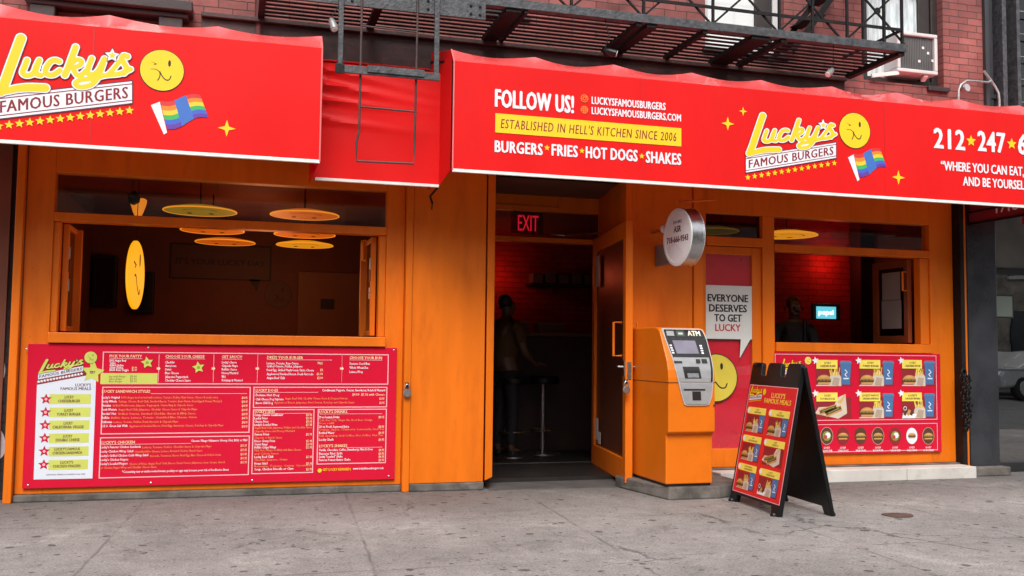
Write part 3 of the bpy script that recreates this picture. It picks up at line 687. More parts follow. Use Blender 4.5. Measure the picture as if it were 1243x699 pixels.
part(AR, 'winking_face', lambda mb: face(S, mb, S.px(1037.4, 158.4), .145))
part(AR, 'rainbow_flag', lambda mb: flag(S, mb, S.px(1052, 199.5), .164))
for x, y, r in ((883.4, 150, .056), (902, 135, .036), (1090.6, 215.3, .062)):
    part(AR, 'star', lambda mb: sparkle(S, mb, S.px(x, y), r))
def arlet():
    B = .035
    def put(*a, **k): part(AR, 'lettering', lambda mb: S.ptext(mb, *a, **k))
    for t, a, b, top in (('FOLLOW US!', (600.5, 129.4), (696.8, 132.8), 107.8), ('BURGERS', (600.3, 184.3), (658.8, 187.6), 170.2), ('FRIES', (669.3, 188.6), (701.5, 190.7), 174.6), ('HOT DOGS', (710.8, 191.6), (774, 196.3), 177.5), ('SHAKES', (783.8, 197.2), (827, 200.2), 183.4),
                        ('212', (1133.3, 179.4), (1171.6, 182), 155), ('247', (1186.5, 183), (1220.7, 185.6), 158.6)):
        put(t, a, b, top, WHITE, 2, level=True, bold=B, sp=1.08)
    put('LUCKYSFAMOUSBURGERS', (718, 126), (807.9, 132), 117, WHITE, 2, level=True, bold=.03, sp=1.06)
    put('LUCKYSFAMOUSBURGERS.COM', (718, 138.4), (826.6, 145.5), 129.6, WHITE, 2, level=True, bold=.03, sp=1.06)
    put('6', (1235.6, 186.8), (1247, 187.6), 162.5, WHITE, 2, level=True, bold=B)
    put('“WHERE YOU CAN EAT,', (1142, 206.2), (1243, 213.5), 195, WHITE, 2, level=True, bold=.03)
    put('AND BE YOURSELF', (1168.7, 225), (1247.5, 230), 214, WHITE, 2, level=True, bold=.03)
arlet()
def arbar(mb):
    a, b = S.px(601.1, 160.6), S.px(827, 156.4); S.rect(mb, a, (b.x, S.px(601.1, 137.3).y), YELLOW, 1)
    S.ptext(mb, "ESTABLISHED IN HELL'S KITCHEN SINCE 2006", (607.7, 155.2), (821, 170), 144.2, MAROON, 2, level=True, shear=.14, bold=.012, sp=1.16)
part(AR, 'yellow_band', arbar)
for x in (2.95, 5.12): part(AR, 'seam', lambda mb: S.rect(mb, (x, ZB+.012), (x+.006, ZT-.002), mat('red_seam', (.62, .014, .014), .35), .5))
part(AL, 'seam', lambda mb: S.rect(mb, (-.93, ZB+.012), (-.924, ZT-.002), mat('red_seam', (.62, .014, .014), .35), .5))
for x, y, r_, inn in ((664, 179.2, .024, .42), (706.3, 183, .024, .42), (779, 189.4, .024, .42), (1178.7, 171, .052, .45), (1228, 174.6, .052, .45)):
    part(AR, 'star', lambda mb: S.star(mb, S.px(x, y), r_, YELLOW, 2, n=5, inner=inn))
def icon_a(mb):
    OG = STRIPES[1]; c = S.px(709.4, 119.4); r = .03
    S.disc(mb, c, r, OG, 1); S.disc(mb, c, r*.8, RED_VINYL, 2); S.disc(mb, c, r*.52, OG, 3); S.disc(mb, c, r*.32, RED_VINYL, 4); S.disc(mb, c+Vector((.014, .014)), .005, OG, 5, 10)
def icon_b(mb):
    OG = STRIPES[1]; c = S.px(709.4, 133.2); r = .03; S.disc(mb, c, r, OG, 1)
    for q in (-.5, 0, .5): S.stroke(mb, [c+Vector((-r*.9, q*r)), c+Vector((r*.9, q*r))], .003, RED_VINYL, 2); S.stroke(mb, [c+Vector((q*r, -r*.9)), c+Vector((q*r*1.0, r*.9))], .003, RED_VINYL, 3)
part(AR, 'camera_icon', icon_a); part(AR, 'globe_icon', icon_b)
# set-back middle awning behind the ladder, with pulled wrinkles at its left
ZM = 2.361
AM = thing('shop_awning', 'plain wrinkled red awning panel set back behind the drop ladder', 'awning', (1.0, 7.15, ZM), 'red shop awnings over the orange front')
mb = MB(); nx, nz = 44, 40; V, Fs = [], []
x0, x1 = .50, 1.4665
for j in range(nz+1):
    for i in range(nx+1):
        s, t = i/nx, j/nz; x = x0+(x1-x0)*s; z = ZM+(3.255-ZM)*t
        fall = math.exp(-s*3.6)
        y = 7.15
        for zz, w, a, sl in ((.93, .022, .035, -.16), (.80, .026, .045, -.12), (.66, .02, .032, -.05), (.50, .022, .028, -.07)):
            y -= 1.5*a*fall*math.exp(-((t-zz-sl*s)/w)**2)
        y += .006*math.sin(9*s+5*t)*math.sin(4*t+1)
        if t > .96: y += (t-.96)*1.6
        V.append((x, y, z))
for j in range(nz):
    for i in range(nx): k = j*(nx+1)+i; Fs.append((k, k+1, k+nx+2, k+nx+1))
mb.add(V, Fs, RED_VINYL); mb.add([(.55, 7.19, 3.255), (1.466, 7.19, 3.255), (1.466, 7.69, 3.42), (.55, 7.69, 3.42)], [(0, 1, 2, 3)], RED_VINYL)
mb.build('fabric', AM, smooth=True, fix=False)
t = MB(); t.box(.545, 1.467, 7.142, 7.162, ZM-.012, ZM+.010, WHITE_TRIM); t.build('bottom_piping', AM, bevel=.003)
b = MB(); b.add([(1.467, 6.752, ZB), (1.4665, 7.15, ZM), (1.4665, 7.19, 3.255), (1.467, 6.84, 3.30), (1.467, 6.752, 3.21)], [(0, 1, 2, 3, 4)], RED_VINYL); b.build('side_fabric', AM)
# thin dark line hook under the awning corner
h = MB(); h.tube([(1.46, 7.16, 2.35), (1.47, 7.5, 2.335), (1.515, 7.63, 2.30)], .009, IRON, n=6); h.tube([(1.515, 7.63, 2.30), (1.512, 7.64, 2.25)], .006, IRON, n=6)
tag(h.build('awning_hook'), 'black iron hook under the corner of the middle awning', 'hook')

# ------------------------------------------------------------------ large menu board on the left
ML = thing('menu_board', 'wide red menu board with white card and price lists under the open left window', 'menu board', (-.08, 7.70, .1))
b = MB(); b.box(-1.415, 1.262, 7.695, 7.717, .098, 1.135, MENU_RED); b.build('panel', ML, bevel=.003)
S = Sheet((0, 7.694, 0))
def P(x, y): return S.px(x, y)
def card(mb):
    a = [P(45, 464), P(40.8, 582), P(112.2, 580.6), P(116.8, 453)]
    S.poly(mb, a, PALE_BLUE, 1)
    S.pxpoly(mb, [(45.4, 460.8), (45.0, 467), (113, 454.2), (113, 449)], MAROON, 2)
    for i in range(15):
        t = i/14; S.star(mb, P(47+52*t, 463.2-9.6*t), .013, WHITE, 3)
    for i, (y0, y1, xr_) in enumerate(((478.3, 490.4, 110.6), (494.4, 506.2, 110.1), (510, 521.7, 108.8), (525.7, 537.8, 108.2), (541.5, 554, 107.8), (557.6, 570.4, 107))):
        a = P(60-i*.3, y1); c = P(xr_, y0); S.rect(mb, a, c, LIME, 2)
        S.star(mb, P(55.9-.55*i, (y0+y1)/2), .040, MAROON, 3, inner=.45); S.star(mb, P(55.9-.55*i, (y0+y1)/2), .034, MENU_RED, 4, inner=.45); S.disc(mb, P(55.9-.55*i, (y0+y1)/2), .010, PINK, 5, 12)
        l1, l2 = (('LUCKY', 'CHEESEBURGER'), ('LUCKY', 'TURKEY BURGER'), ('LUCKY', 'CALIFORNIA VEGGIE'), ('LUCKY', 'DOUBLE CHEESE'), ("LUCKY'S FAMOUS", 'CHICKEN SANDWICH'), ("LUCKY'S", 'CHICKEN FINGERS'))[i]
        cx = 84-.6*i
        for tx, yy, k in ((l1, y0+5.3, .95), (l2, y0+10.0, .95)):
            w = len(tx)*k*2.35; S.ptext(mb, tx, (cx-w/2, yy), (cx+w/2, yy), yy-3.4, NAVY, 4, level=True, bold=.02)
    S.ptext(mb, "LUCKY'S", (91.4, 469), (110.4, 469), 465.4, NAVY, 3, level=True, bold=.02)
    S.ptext(mb, 'FAMOUS MEALS', (73.4, 473.4), (110.4, 473.4), 469.9, NAVY, 3, level=True, bold=.02)
    S.ptext(mb, 'Add bacon, cheese or avocado to any meal', (56, 577), (103, 577), 575, NAVY, 3, level=True)
part(ML, 'meal_card', card)
part(ML, 'logo', lambda mb: logo(S, mb, P(46.2, 460.5), P(100.9, 450.3), P(46.5, 454.2), body=LIME, edge=NAVY, outline=NAVY, ribbon=PALE_BLUE, word=NAVY, stars=False, base=3, fine=False))
def mstar(mb):
    S.stroke(mb, [P(110.4, 440), P(111.4, 449)], .012, LIME, 2); face(S, mb, P(110.2, 433.8), .043, LIME, 3)
    S.star(mb, P(112.6, 452), .082, LIME, 4, inner=.5, rot=84); S.ptext(mb, 'TRY', (108.6, 453.4), (116, 453.4), 450.3, NAVY, 6, bold=.03, shear=.2)
part(ML, 'star_badge', mstar)
LIGHTP = flat('pale_peach_header_print', (.85, .62, .38))
def rules(mb):
    for x0, y0, x1, y1 in ((123.4, 426.6, 472, 466.3), (122, 469.3, 304.4, 527.3), (119.6, 530.8, 303.2, 580.8), (307, 469.4, 470.2, 495.2), (305, 496.8, 381.8, 575.6), (384.2, 496.4, 469.6, 563.8)):
        a, c = P(x0, y1), P(x1, y0); a = Vector((a.x, P(x0, y1).y)); c = Vector((c.x, P(x0, y0).y)); S.frame(mb, a, c, .0075, PINK, 1)
    for x in (192.4, 259, 312.3, 414.8):
        S.rect(mb, P(x, 464), (P(x, 430).x+.003, P(x, 430).y), PINK, 1)
        S.pxpoly(mb, [(x-2, 446), (x-2, 448.5), (x+.6, 448.5), (x+.6, 449.6), (x+2.4, 447.3), (x+.6, 445), (x+.6, 446)], LIGHTP, 2)
    for x0, x1, y in ((133, 173, 435.3), (201, 249, 435.6), (269, 294, 436), (324, 403, 436.6), (424, 464, 437), (183, 300, 478), (123, 232, 540), (308, 386, 476.5), (320, 377, 502.2), (388, 464, 502.8), (420, 464, 543.6)):
        S.rect(mb, P(x0, y), (P(x1, y).x, P(x0, y).y+.0035), PINK, 1)
    S.rect(mb, P(121.7, 466), P(191.4, 453), LIME, 2)
    for x, y in ((178.7, 440), (240.9, 446)):
        S.star(mb, P(x, y), .052, MAROON, 2, inner=.5, rot=100); S.star(mb, P(x, y), .046, LIME, 3, inner=.5, rot=100); S.disc(mb, P(x, y), .012, flat('green_print', (.25, .35, .03)), 4, 10)
    S.disc(mb, P(388, 571), .018, MAROON, 2); S.disc(mb, P(388, 571), .016, YELLOW, 3)
part(ML, 'printed_rules', rules)
def menu_text(mb):
    def T(t, x0, x1, y, m, h=2.9, bold=.02): S.ptext(mb, t, (x0, y), (x1, y), y-h, m, 2, level=True, bold=bold, res=1)
    for t, x0, x1, y in (('PICK YOUR PATTY', 133, 172.4, 433.8), ('CHOOSE YOUR CHEESE', 200.8, 248.2, 434.2), ('GET SAUCY!', 269.1, 293.8, 434.6), ('DRESS YOUR BURGER', 324.2, 368, 435.4), ('CHOOSE YOUR BUN', 424.1, 463.6, 435.8), ('LUCKY SANDWICH STYLES', 123.8, 182.3, 476.7), ("LUCKY'S CHICKEN", 122.2, 163.6, 538.8), ('LUCKY DOGS', 310.4, 337.4, 475.4), ("LUCKY'S SIDES", 309.4, 333.5, 501.3), ("LUCKY'S DRINKS", 387.3, 421.6, 501.4), ("LUCKY'S SHAKES", 387.2, 421.6, 543)):
        T(t, x0, x1, y, LIGHTP, 3.4, .025)
    for t, x0, x1, y in (('100% Angus Beef', 133, 153.3, 438.8), ('Turkey', 133, 140.3, 441.7), ('Grilled Chicken', 133, 149.7, 444.6), ('Crispy Chicken', 133, 149.3, 447.4), ('Black Bean Veggie', 133, 156.2, 450.2),
        ('Cheddar', 200.4, 212.2, 441), ('American', 200.4, 214, 445.3), ('Swiss', 200.4, 208, 449.6), ('Blue Cheese', 200.4, 217, 454), ('Jalapeno Pepperjack', 200.4, 228.6, 458.6), ('Cheddar Cheese Sauce', 200.4, 231.5, 463),
        ("Lucky's Sauce", 269.2, 287.2, 441), ('Chipotle Mayo', 269.2, 288.7, 445.3), ('Buffalo Sauce', 269.2, 287.5, 449.6), ('Honey Mustard', 269.2, 289, 454), ('BBQ', 269.2, 274, 458.4), ('Ketchup & Mustard', 269.2, 294.5, 462.8),
        ('Lettuce, Tomato, Raw Onion,', 323.7, 362.7, 442.2), ('Grilled Onions, Pickles, Jalapeno', 323.7, 367.3, 445.8), ('Fried Egg, Grilled Mushrooms, Extra Cheese', 323.7, 381, 450.4), ('Applewood Smoked Bacon, Fresh Avocado', 323.7, 380.3, 455.2), ('Angus Beef Chili', 323.7, 345.6, 460),
        ('Sesame Seed Bun', 424.1, 449, 442.6), ('Whole Wheat Bun', 424.1, 446.8, 447.5), ('Lettuce Wrap', 424.1, 440.6, 452.6),
        ('Condiments: Peppers, Onions, Sauerkraut, Relish & Mustard', 391, 467.4, 475), ('Deluxe Hot Dog', 310.4, 339, 480.9), ('Chili Cheese Dog Supreme', 310.4, 344.3, 485.9), ('Bacon Chili Dog', 310.4, 331.3, 490.4),
        ('Choose: Mango Habanero, Honey, Hot, BBQ or Mild', 232, 300, 536.4), ('*Consuming raw or undercooked meats, poultry or eggs may increase your risk of foodborne illness', 148, 277.6, 574), ('www.luckysfamousburgers.com', 428.4, 465.4, 570)):
        T(t, x0, x1, y, WHITE)
    T('GET LUCKY REWARDS', 391.5, 426, 571.6, YELLOW, 3.2)
    rows = [(483.7, "Lucky's Original", 145.3, '100% Angus beef served with Lettuce, Tomato, Pickles, Raw Onion, Cheese & Lucky sauce', 264.8), (488.5, 'Lucky Whole', 141.7, 'Turkey, Cheese, Beef Chili, Smoked Bacon, Tomato, Raw Onion, Fried Egg & Honey Mustard', 269), (493.4, 'Hawaiian', 134.5, 'Grilled Mushrooms, Jalapeno, Pepperjack, Onion Ring & Chipotle Sauce', 234.4), (498.4, 'South Western', 141.7, 'Angus Beef Chili, Jalapenos, Cheddar Cheese Sauce & Chipotle Mayo', 239.5), (503.5, 'Smokin\' Hot', 141, 'Grilled Onions, Smoked Cheddar, Bacon & BBQ Sauce', 237.3), (508.3, 'Buffalo', 133, 'Buffalo Sauce, Lettuce, Tomato, Crumbled Blue Cheese, Onion', 238.7), (513.5, 'Californian', 135.9, 'Lettuce, Tomato, Pickles, Fresh Avocado & Chipotle Mayo', 216.3), (518.4, 'L.E.O. Green Sub With', 154.8, 'Applewood Smoked Bacon, Fried Egg, American Cheese, Ketchup & Chipotle Mayo', 271.3)]
    for y, a, xa, d, xd in rows:
        T(a, 123.5, xa, y, WHITE); T(d, xa+2, xd, y, PEACH, 2.6, .008); T('$10.95', 293.5, 300.4, y+.5, LIGHTP)
    rows = [(544.2, "Lucky's Famous Chicken Sandwich", 170.8, 'Lettuce, Tomato, Pickles, Cheddar Sauce & Chipotle Mayo', 257), (549.4, 'Lucky Chicken Wrap Salad', 161.6, 'Crumbled Blue Cheese, Lettuce, Breaded Chicken, Ranch Sauce', 245.6), (554.6, "Lucky's Grilled Chicken Cobb Wrap Salad", 179.8, 'Avocado, Tomatoes, Bacon, Fried Egg, Blue Cheese & Grilled Onion', 268), (559.5, "Lucky's Chicken Fingers", 155.6, '', 0), (564.4, "Lucky's Loaded Fingers", 154.8, 'Choice of Fries, Angus Beef Chili, Bacon, Fried Onion, Jalapenos, Sour Cream, Ranch', 273)]
    for y, a, xa, d, xd in rows:
        T(a, 122, xa, y, WHITE)
        if d: T(d, xa+2, xd, y, PEACH, 2.6, .008)
        T('$11.95', 292, 299.5, y-2, LIGHTP)
    T('or Chicken Finger Wrap and Cheddar Cheese Sauce', 122, 190, 569.2, PEACH, 2.6, .008)
    T('$4.50  $5.50 with Cheese', 427.6, 466.8, 480.2, LIGHTP)
    T('Angus Beef Chili, Cheddar Cheese Sauce & Chopped Onions', 346, 421.6, 484.9, PEACH, 2.6, .008); T('Applewood Bacon, Jalapenos, Fried Onions, Ketchup and Chipotle Sauce', 333, 430, 489.9, PEACH, 2.6, .008)
    T('$6.95', 460.5, 466.6, 485.2, LIGHTP); T('$6.95', 460.5, 466.6, 490.2, LIGHTP)
    for yy, x1, k, t in ((505, 343.9, 0, 'Crispy Onions Cauliflower'), (509, 324.6, 0, 'Lucky Fries'), (513, 325.7, 0, 'Cheese Fries'), (516.9, 336.6, 0, "Lucky's Loaded Fries"), (520.5, 378.5, 1, 'Angus Beef Chili, Jalapenos, Pickles and Cheddar Sauce'), (524.7, 357.6, 1, 'Chipotle Sauce and Honey Mustard'), (528.6, 326.7, 0, 'Sweet Fries'), (532.6, 342.3, 1, 'Chipotle or Ranch Sauce'), (536.7, 333.8, 0, 'Disco Gravy Fries'), (540.7, 324.6, 0, 'Onion Rings'), (544.4, 335, 0, 'Buffalo Crispy Wings'), (547.9, 365.6, 1, 'Mild, Hot, Mango or BBQ with Blue Cheese'), (551.9, 338.3, 1, 'and Celery Sauce'), (556, 331.5, 0, 'Lucky Beef Chili'), (559.5, 348.7, 1, 'Cheddar, Jalapeno, Crisps'), (564, 324.6, 0, 'House Salad'), (567.2, 378.5, 1, 'Romaine, Tomato, Onion, Cucumber'), (571, 356, 0, 'Soup, Chicken Noodle or Clam')):
        T(t, 308.8, x1, yy, PEACH if k else WHITE, 2.5 if k else 2.9, .008 if k else .02)
        if not k: T('$5.95', 371.5, 378.9, yy, LIGHTP)
    for yy, x1, k, t in ((507.7, 411.8, 0, '20 oz Fountain Drinks'), (511.3, 452, 1, 'Cola, Diet Cola, Ginger Ale, Root Beer, Orange'), (515, 405.3, 1, 'Free refill'), (519.3, 423.8, 0, '20 oz Fresh Squeezed Juice'), (522.7, 466.4, 1, 'Orange, Apple, Cranberry, Lemonade, Iced Tea'), (526.7, 406, 0, 'Bottled Water'), (530.2, 464.8, 1, 'Still, Sparkling, Iced Coffee, Hot Coffee, Hot Tea'), (535, 404.8, 0, 'Lucky Slush'), (547.6, 452.7, 0, 'Vanilla, Chocolate, Coffee, Strawberry, Mint & Oreo'), (552, 415.7, 0, 'Banana Nut Split'), (555.7, 415.7, 0, 'Lucky "Loaded" Shake'), (559.7, 425.4, 0, 'Famous Peanut Butter Shake')):
        T(t, 387.2, x1, yy, PEACH if k else WHITE, 2.5 if k else 2.9, .008 if k else .02)
        if not k: T('$4.95', 459.5, 466.4, yy, LIGHTP)
    for t, x1, y in (('Impossible Burger', 152.5, 458), ('Salmon Burger', 148.2, 461), ('Bison Burger', 148.2, 464)): T(t, 132.3, x1, y, NAVY, 2.5, .01)
    for y in (458, 461, 464): T('$3.00', 158, 166, y, NAVY, 2.5, .01)
    for y in (447.4, 450.2): T('$1.00', 160, 166.2, y, LIGHTP, 2.5)
    T('FREE', 385.6, 391.7, 442.2, LIGHTP); T('$1', 388.7, 391.7, 450.4, LIGHTP); T('$2.00', 384.5, 391.7, 455.2, LIGHTP); T('$2.00', 385, 391.7, 460, LIGHTP)
part(ML, 'lettering', menu_text)
sc = MB()
for x, y in ((32, 424), (180, 422), (478, 425), (34, 589), (183, 586), (306, 583), (472, 578)): q = P(x, y); sc.lathe((q.x, 7.694, q.y), (0, -1, 0), [(.007, 0), (.007, .002), (.003, .004)], STEEL, 10)
sc.build('screw', ML)

# ------------------------------------------------------------------ meal pictures used on both smaller boards
CUP = flat('blue_cup_print', (.055, .16, .36)); CUP_D = flat('blue_cup_lid_print', (.10, .20, .36)); TILE = flat('maroon_photo_print', (.26, .012, .018))
BUNP = flat('bun_print', (.55, .28, .09)); MEAT = flat('meat_print', (.10, .035, .015)); LEAF = flat('lettuce_print', (.22, .30, .05)); BAG = flat('paper_bag_print', (.62, .52, .42)); BAG2 = flat('paper_fold_print', (.42, .33, .25)); FRIES = flat('fries_print', (.62, .40, .10)); LABEL = flat('yellow_label_print', (.86, .70, .10)); TOMATO = flat('tomato_print', (.5, .05, .03))
def burger(S, mb, c, w, base):
    c = Vector(c); h = w*.62
    def dome(y0, rx, ry, m, l): S.poly(mb, [c+Vector((rx*math.cos(a), y0+ry*math.sin(a))) for a in np.linspace(0, math.pi, 14)], m, l)
    S.rect(mb, c+Vector((-w*.42, -h*.42)), c+Vector((w*.42, -h*.18)), BUNP, base)
    S.rect(mb, c+Vector((-w*.48, -h*.20)), c+Vector((w*.48, 0)), MEAT, base+1)
    S.stroke(mb, [c+Vector((w*(-.5+.125*i), h*(.05+(.06 if i % 2 else -.03)))) for i in range(9)], h*.13, LEAF, base+2)
    S.rect(mb, c+Vector((-w*.42, h*.06)), c+Vector((w*.42, h*.12)), TOMATO, base+3)
    dome(h*.1, w*.46, h*.42, BUNP, base+3); dome(h*.27, w*.24, h*.16, FRIES, base+4)
def meal(S, mb, a, b, kind, base, rnd, label='LUCKY'):
    """one meal picture between panel corners a (bottom left) and b (top right)"""
    a, b = Vector(a), Vector(b); w, h = b.x-a.x, b.y-a.y; q = lambda x, y: a+Vector((x*w, y*h))
    S.rect(mb, q(.02, .0), q(.98, .80), TILE, base)
    if kind != 'dogs':
        S.poly(mb, [q(.72, .06), q(.93, .06), q(.97, .86), q(.68, .86)], CUP, base+1); S.poly(mb, [q(.66, .86), q(.99, .86), q(.96, .95), q(.69, .95)], CUP_D, base+1)
        S.stroke(mb, smooth([q(.80, .62), q(.86, .52), q(.80, .44), q(.85, .36)], 4), w*.02, WHITE, base+2); S.rect(mb, q(.76, .26), q(.9, .31), PALE_BLUE, base+2)
    if kind == 'dogs':
        S.poly(mb, [q(.0, .18), q(.62, -.02), q(.86, .18), q(.82, .92), q(.62, .8), q(.5, .45), q(.1, .42)], BAG, base+1); S.poly(mb, [q(.6, .6), q(.84, .94), q(.70, .55)], FRIES, base+2)
        for k in (0, .16):
            S.stroke(mb, [q(.12+k, .22-k*.5), q(.58+k*.8, .44-k*.3)], w*.13, BUNP, base+3); S.stroke(mb, [q(.14+k, .24-k*.5), q(.56+k*.8, .45-k*.3)], w*.06, MEAT, base+4); S.stroke(mb, [q(.18+k, .26-k*.5), q(.52+k*.8, .44-k*.3)], w*.02, LEAF, base+5)
    else:
        S.poly(mb, [q(.36, .0), q(.70, .0), q(.70, .34), q(.60, .55), q(.44, .5), q(.38, .3)], BAG, base+2); S.poly(mb, [q(.44, .05), q(.62, .0), q(.66, .3), q(.5, .33)], BAG2, base+3)
        for i in range(9):
            x = .42+.026*i; S.stroke(mb, [q(x, .42), q(x+rnd.uniform(-.05, .05), .60+rnd.uniform(0, .12))], w*.024, FRIES if i % 3 else LABEL, base+4+i % 2)
        if kind == 'fingers':
            S.poly(mb, [q(.04, .0), q(.40, .0), q(.45, .16), q(.06, .2)], WHITE, base+4)
            for i in range(3): S.stroke(mb, [q(.10+.09*i, .12), q(.16+.09*i, .32)], w*.075, (MEAT, BUNP, MEAT)[i], base+5+i % 2)
            S.disc(mb, q(.12, .38), w*.05, WHITE, base+6, 12); S.disc(mb, q(.12, .38), w*.035, MEAT, base+7, 12)
        else: burger(S, mb, q(.24, .22), w*.38, base+4)
        S.poly(mb, [q(.02, .0), q(.46, .0), q(.36, .045), q(.05, .05)], PINK, base+1)
LBL = (('LUCKY', 'CHEESEBURGER'), ('LUCKY', 'TURKEY BURGER'), ('LUCKY', 'CALIFORNIA VEGGIE'), ('LUCKY', 'DOUBLE DOGS'), ("LUCKY'S FAMOUS", 'CHICKEN SANDWICH'), ("LUCKY'S", 'CHICKEN FINGERS'))
def label(S, mb, a, b, t, base, round_end=False):
    a, b = Vector(a), Vector(b); h = b.y-a.y; w = b.x-a.x
    S.rect(mb, a, b, LABEL, base)
    if round_end: S.disc(mb, (a.x, (a.y+b.y)/2), h*.5, LABEL, base+1, 20); S.disc(mb, (a.x, (a.y+b.y)/2), h*.36, WHITE, base+2, 16)
    for tx, y in ((t[0], .56), (t[1], .20)):
        L_ = min(.78*w, len(tx)*h*.17); S.text(mb, tx, (a.x+w*.53-L_/2, a.y+h*y), (a.x+w*.53+L_/2, a.y+h*y), h*.23, NAVY, base+3, bold=.02, res=1)
rnd = random.Random(4)
MR = thing('menu_board', 'red picture menu board of meals and round burger photos below the right window', 'menu board', (5.5, 7.70, .22))
b = MB(); b.box(4.668, 6.42, 7.695, 7.717, .223, 1.137, MENU_RED); b.build('panel', MR, bevel=.003)
def C(x, y): return P(935+x/4.99, 420+y/4.99)
def mr_rules(mb):
    S.frame(mb, (C(30, 445).x, C(1003, 445).y), (C(1005, 55).x, C(1005, 55).y-.004), .006, PINK, 1)
    S.frame(mb, (C(30, 632).x, C(1010, 630).y), (C(1012, 470).x, C(1012, 466).y), .006, PINK, 1)
part(MR, 'printed_rules', mr_rules)
part(MR, 'logo', lambda mb: (logo(S, mb, C(62, 176), C(185, 150), C(62, 150), body=YELLOW, edge=NAVY, outline=NAVY, stars=False, base=2, fine=False), face(S, mb, C(228, 88), .034, LABEL, 3)))
kinds = ['burger', 'burger', 'burger', 'dogs', 'burger', 'fingers']
for r in range(2):
    for k in range(3):
        x0, x1 = ((270, 495), (532, 752), (790, 1000))[k]; y0, y1 = ((82, 242), (278, 438))[r]
        a, c = C(x0, y1), C(x1, y0)
        def pic(mb):
            S.rect(mb, a, c, MENU_RED, 1); meal(S, mb, a, c, kinds[r*3+k], 2, rnd)
            la = Vector((a.x+.015, c.y-.085)); lb = Vector((a.x+(c.x-a.x)*.60, c.y-.005)); label(S, mb, la, lb, LBL[r*3+k], 8)
            S.star(mb, (a.x+.004, c.y-.012), .036, WHITE, 11, inner=.48, rot=100)
        part(MR, 'meal_picture', pic)
for i, x in enumerate((137, 240, 342, 440, 547, 652, 756, 857, 957)):
    c = C(x, 544); 
    def circ(mb):
        S.disc(mb, c, .066, (MEAT, TILE, BAG2)[i % 3], 1, 28, .080); S.disc(mb, c, .061, (TILE, MEAT, MEAT)[i % 3] if i != 7 else WHITE, 2, 28, .075)
        if i % 4 == 2: S.disc(mb, c, .045, LEAF, 3, 9); S.disc(mb, c+Vector((.01, .005)), .028, WHITE, 4, 7); S.disc(mb, c-Vector((.015, .01)), .02, TOMATO, 5, 7)
        elif i == 7: burger(S, mb, c, .085, 3); 
        else: burger(S, mb, c-Vector((0, .005)), .105, 3)
        a = c-Vector((0, .115)); S.text(mb, 'LUCKY', (a.x-.03, a.y), (a.x+.03, a.y), .017, WHITE, 3, bold=.03, res=1); S.text(mb, ('CRISPY', 'TURKEY', 'BACON CLUB', 'CHILI DOG', 'WRAP SALAD', 'BLUE BURGER', 'VEGGIE', 'ONION RINGS', 'DOUBLE')[i], (a.x-.055, a.y-.026), (a.x+.055, a.y-.026), .017, WHITE, 3, bold=.03, res=1)
    part(MR, 'round_picture', circ)

# ------------------------------------------------------------------ poster on the side door
S2 = Sheet((0, YB+.028, 0)); Pq = S2.px
PO = thing('window_poster', 'white speech bubble poster above a yellow winking face on red door glass', 'poster', (4.26, YB+.028, .9))
GREYW = flat('poster_pale_grey', (.64, .65, .62))
mb = MB(); a, c = Pq(856.6, 411.5), Pq(914.4, 347.6); S2.rect(mb, (4.0, a.y), (c.x, c.y), GREYW, 1)
S2.poly(mb, [(c.x-.13, a.y), (c.x-.14, a.y-.17), (c.x-.03, a.y)][::1], GREYW, 1); S2.stroke(mb, [(4.0, a.y), (c.x-.13, a.y), (c.x-.14, a.y-.17), (c.x-.03, a.y), (c.x, a.y)], .008, BLACK_P, 2)
mb.build('speech_bubble', PO, fix=False)
mb = MB()
for t, x0, x1, y in (('EVERYONE', 858.7, 908.2, 365.6), ('DESERVES', 860.4, 906.6, 378), ('TO GET', 866.8, 900.4, 390)): S2.ptext(mb, t, (x0, y), (x1, y+.4), y-9, BLACK_P, 3, level=True, bold=.04)
S2.ptext(mb, 'LUCKY', (868, 401.6), (899, 402), 393, flat('poster_red_print', (.45, .02, .03)), 3, level=True, bold=.03)
mb.build('lettering', PO, fix=False)
mb = MB(); cc = Pq(869, 458.5); r0 = .205
LMN = flat('poster_yellow_face', (.62, .50, .05))
pts = [(max(4.0, cc.x+r0*1.04*math.cos(t)), cc.y+r0*1.04*math.sin(t)) for t in np.linspace(0, 2*math.pi, 60)[:-1]]
S2.poly(mb, pts, BLACK_P, 1)
S2.poly(mb, [(max(4.064, cc.x+r0*math.cos(t)), cc.y+r0*math.sin(t)) for t in np.linspace(0, 2*math.pi, 60)[:-1]], LMN, 2)
S2.disc(mb, Pq(875.8, 444.6), .014, BLACK_P, 3, 14, .03); S2.stroke(mb, smooth([Pq(868, 463), Pq(874, 470), Pq(880, 470.5), Pq(882.6, 465)], 5), .012, BLACK_P, 3)
mb.build('winking_face', PO, fix=False)

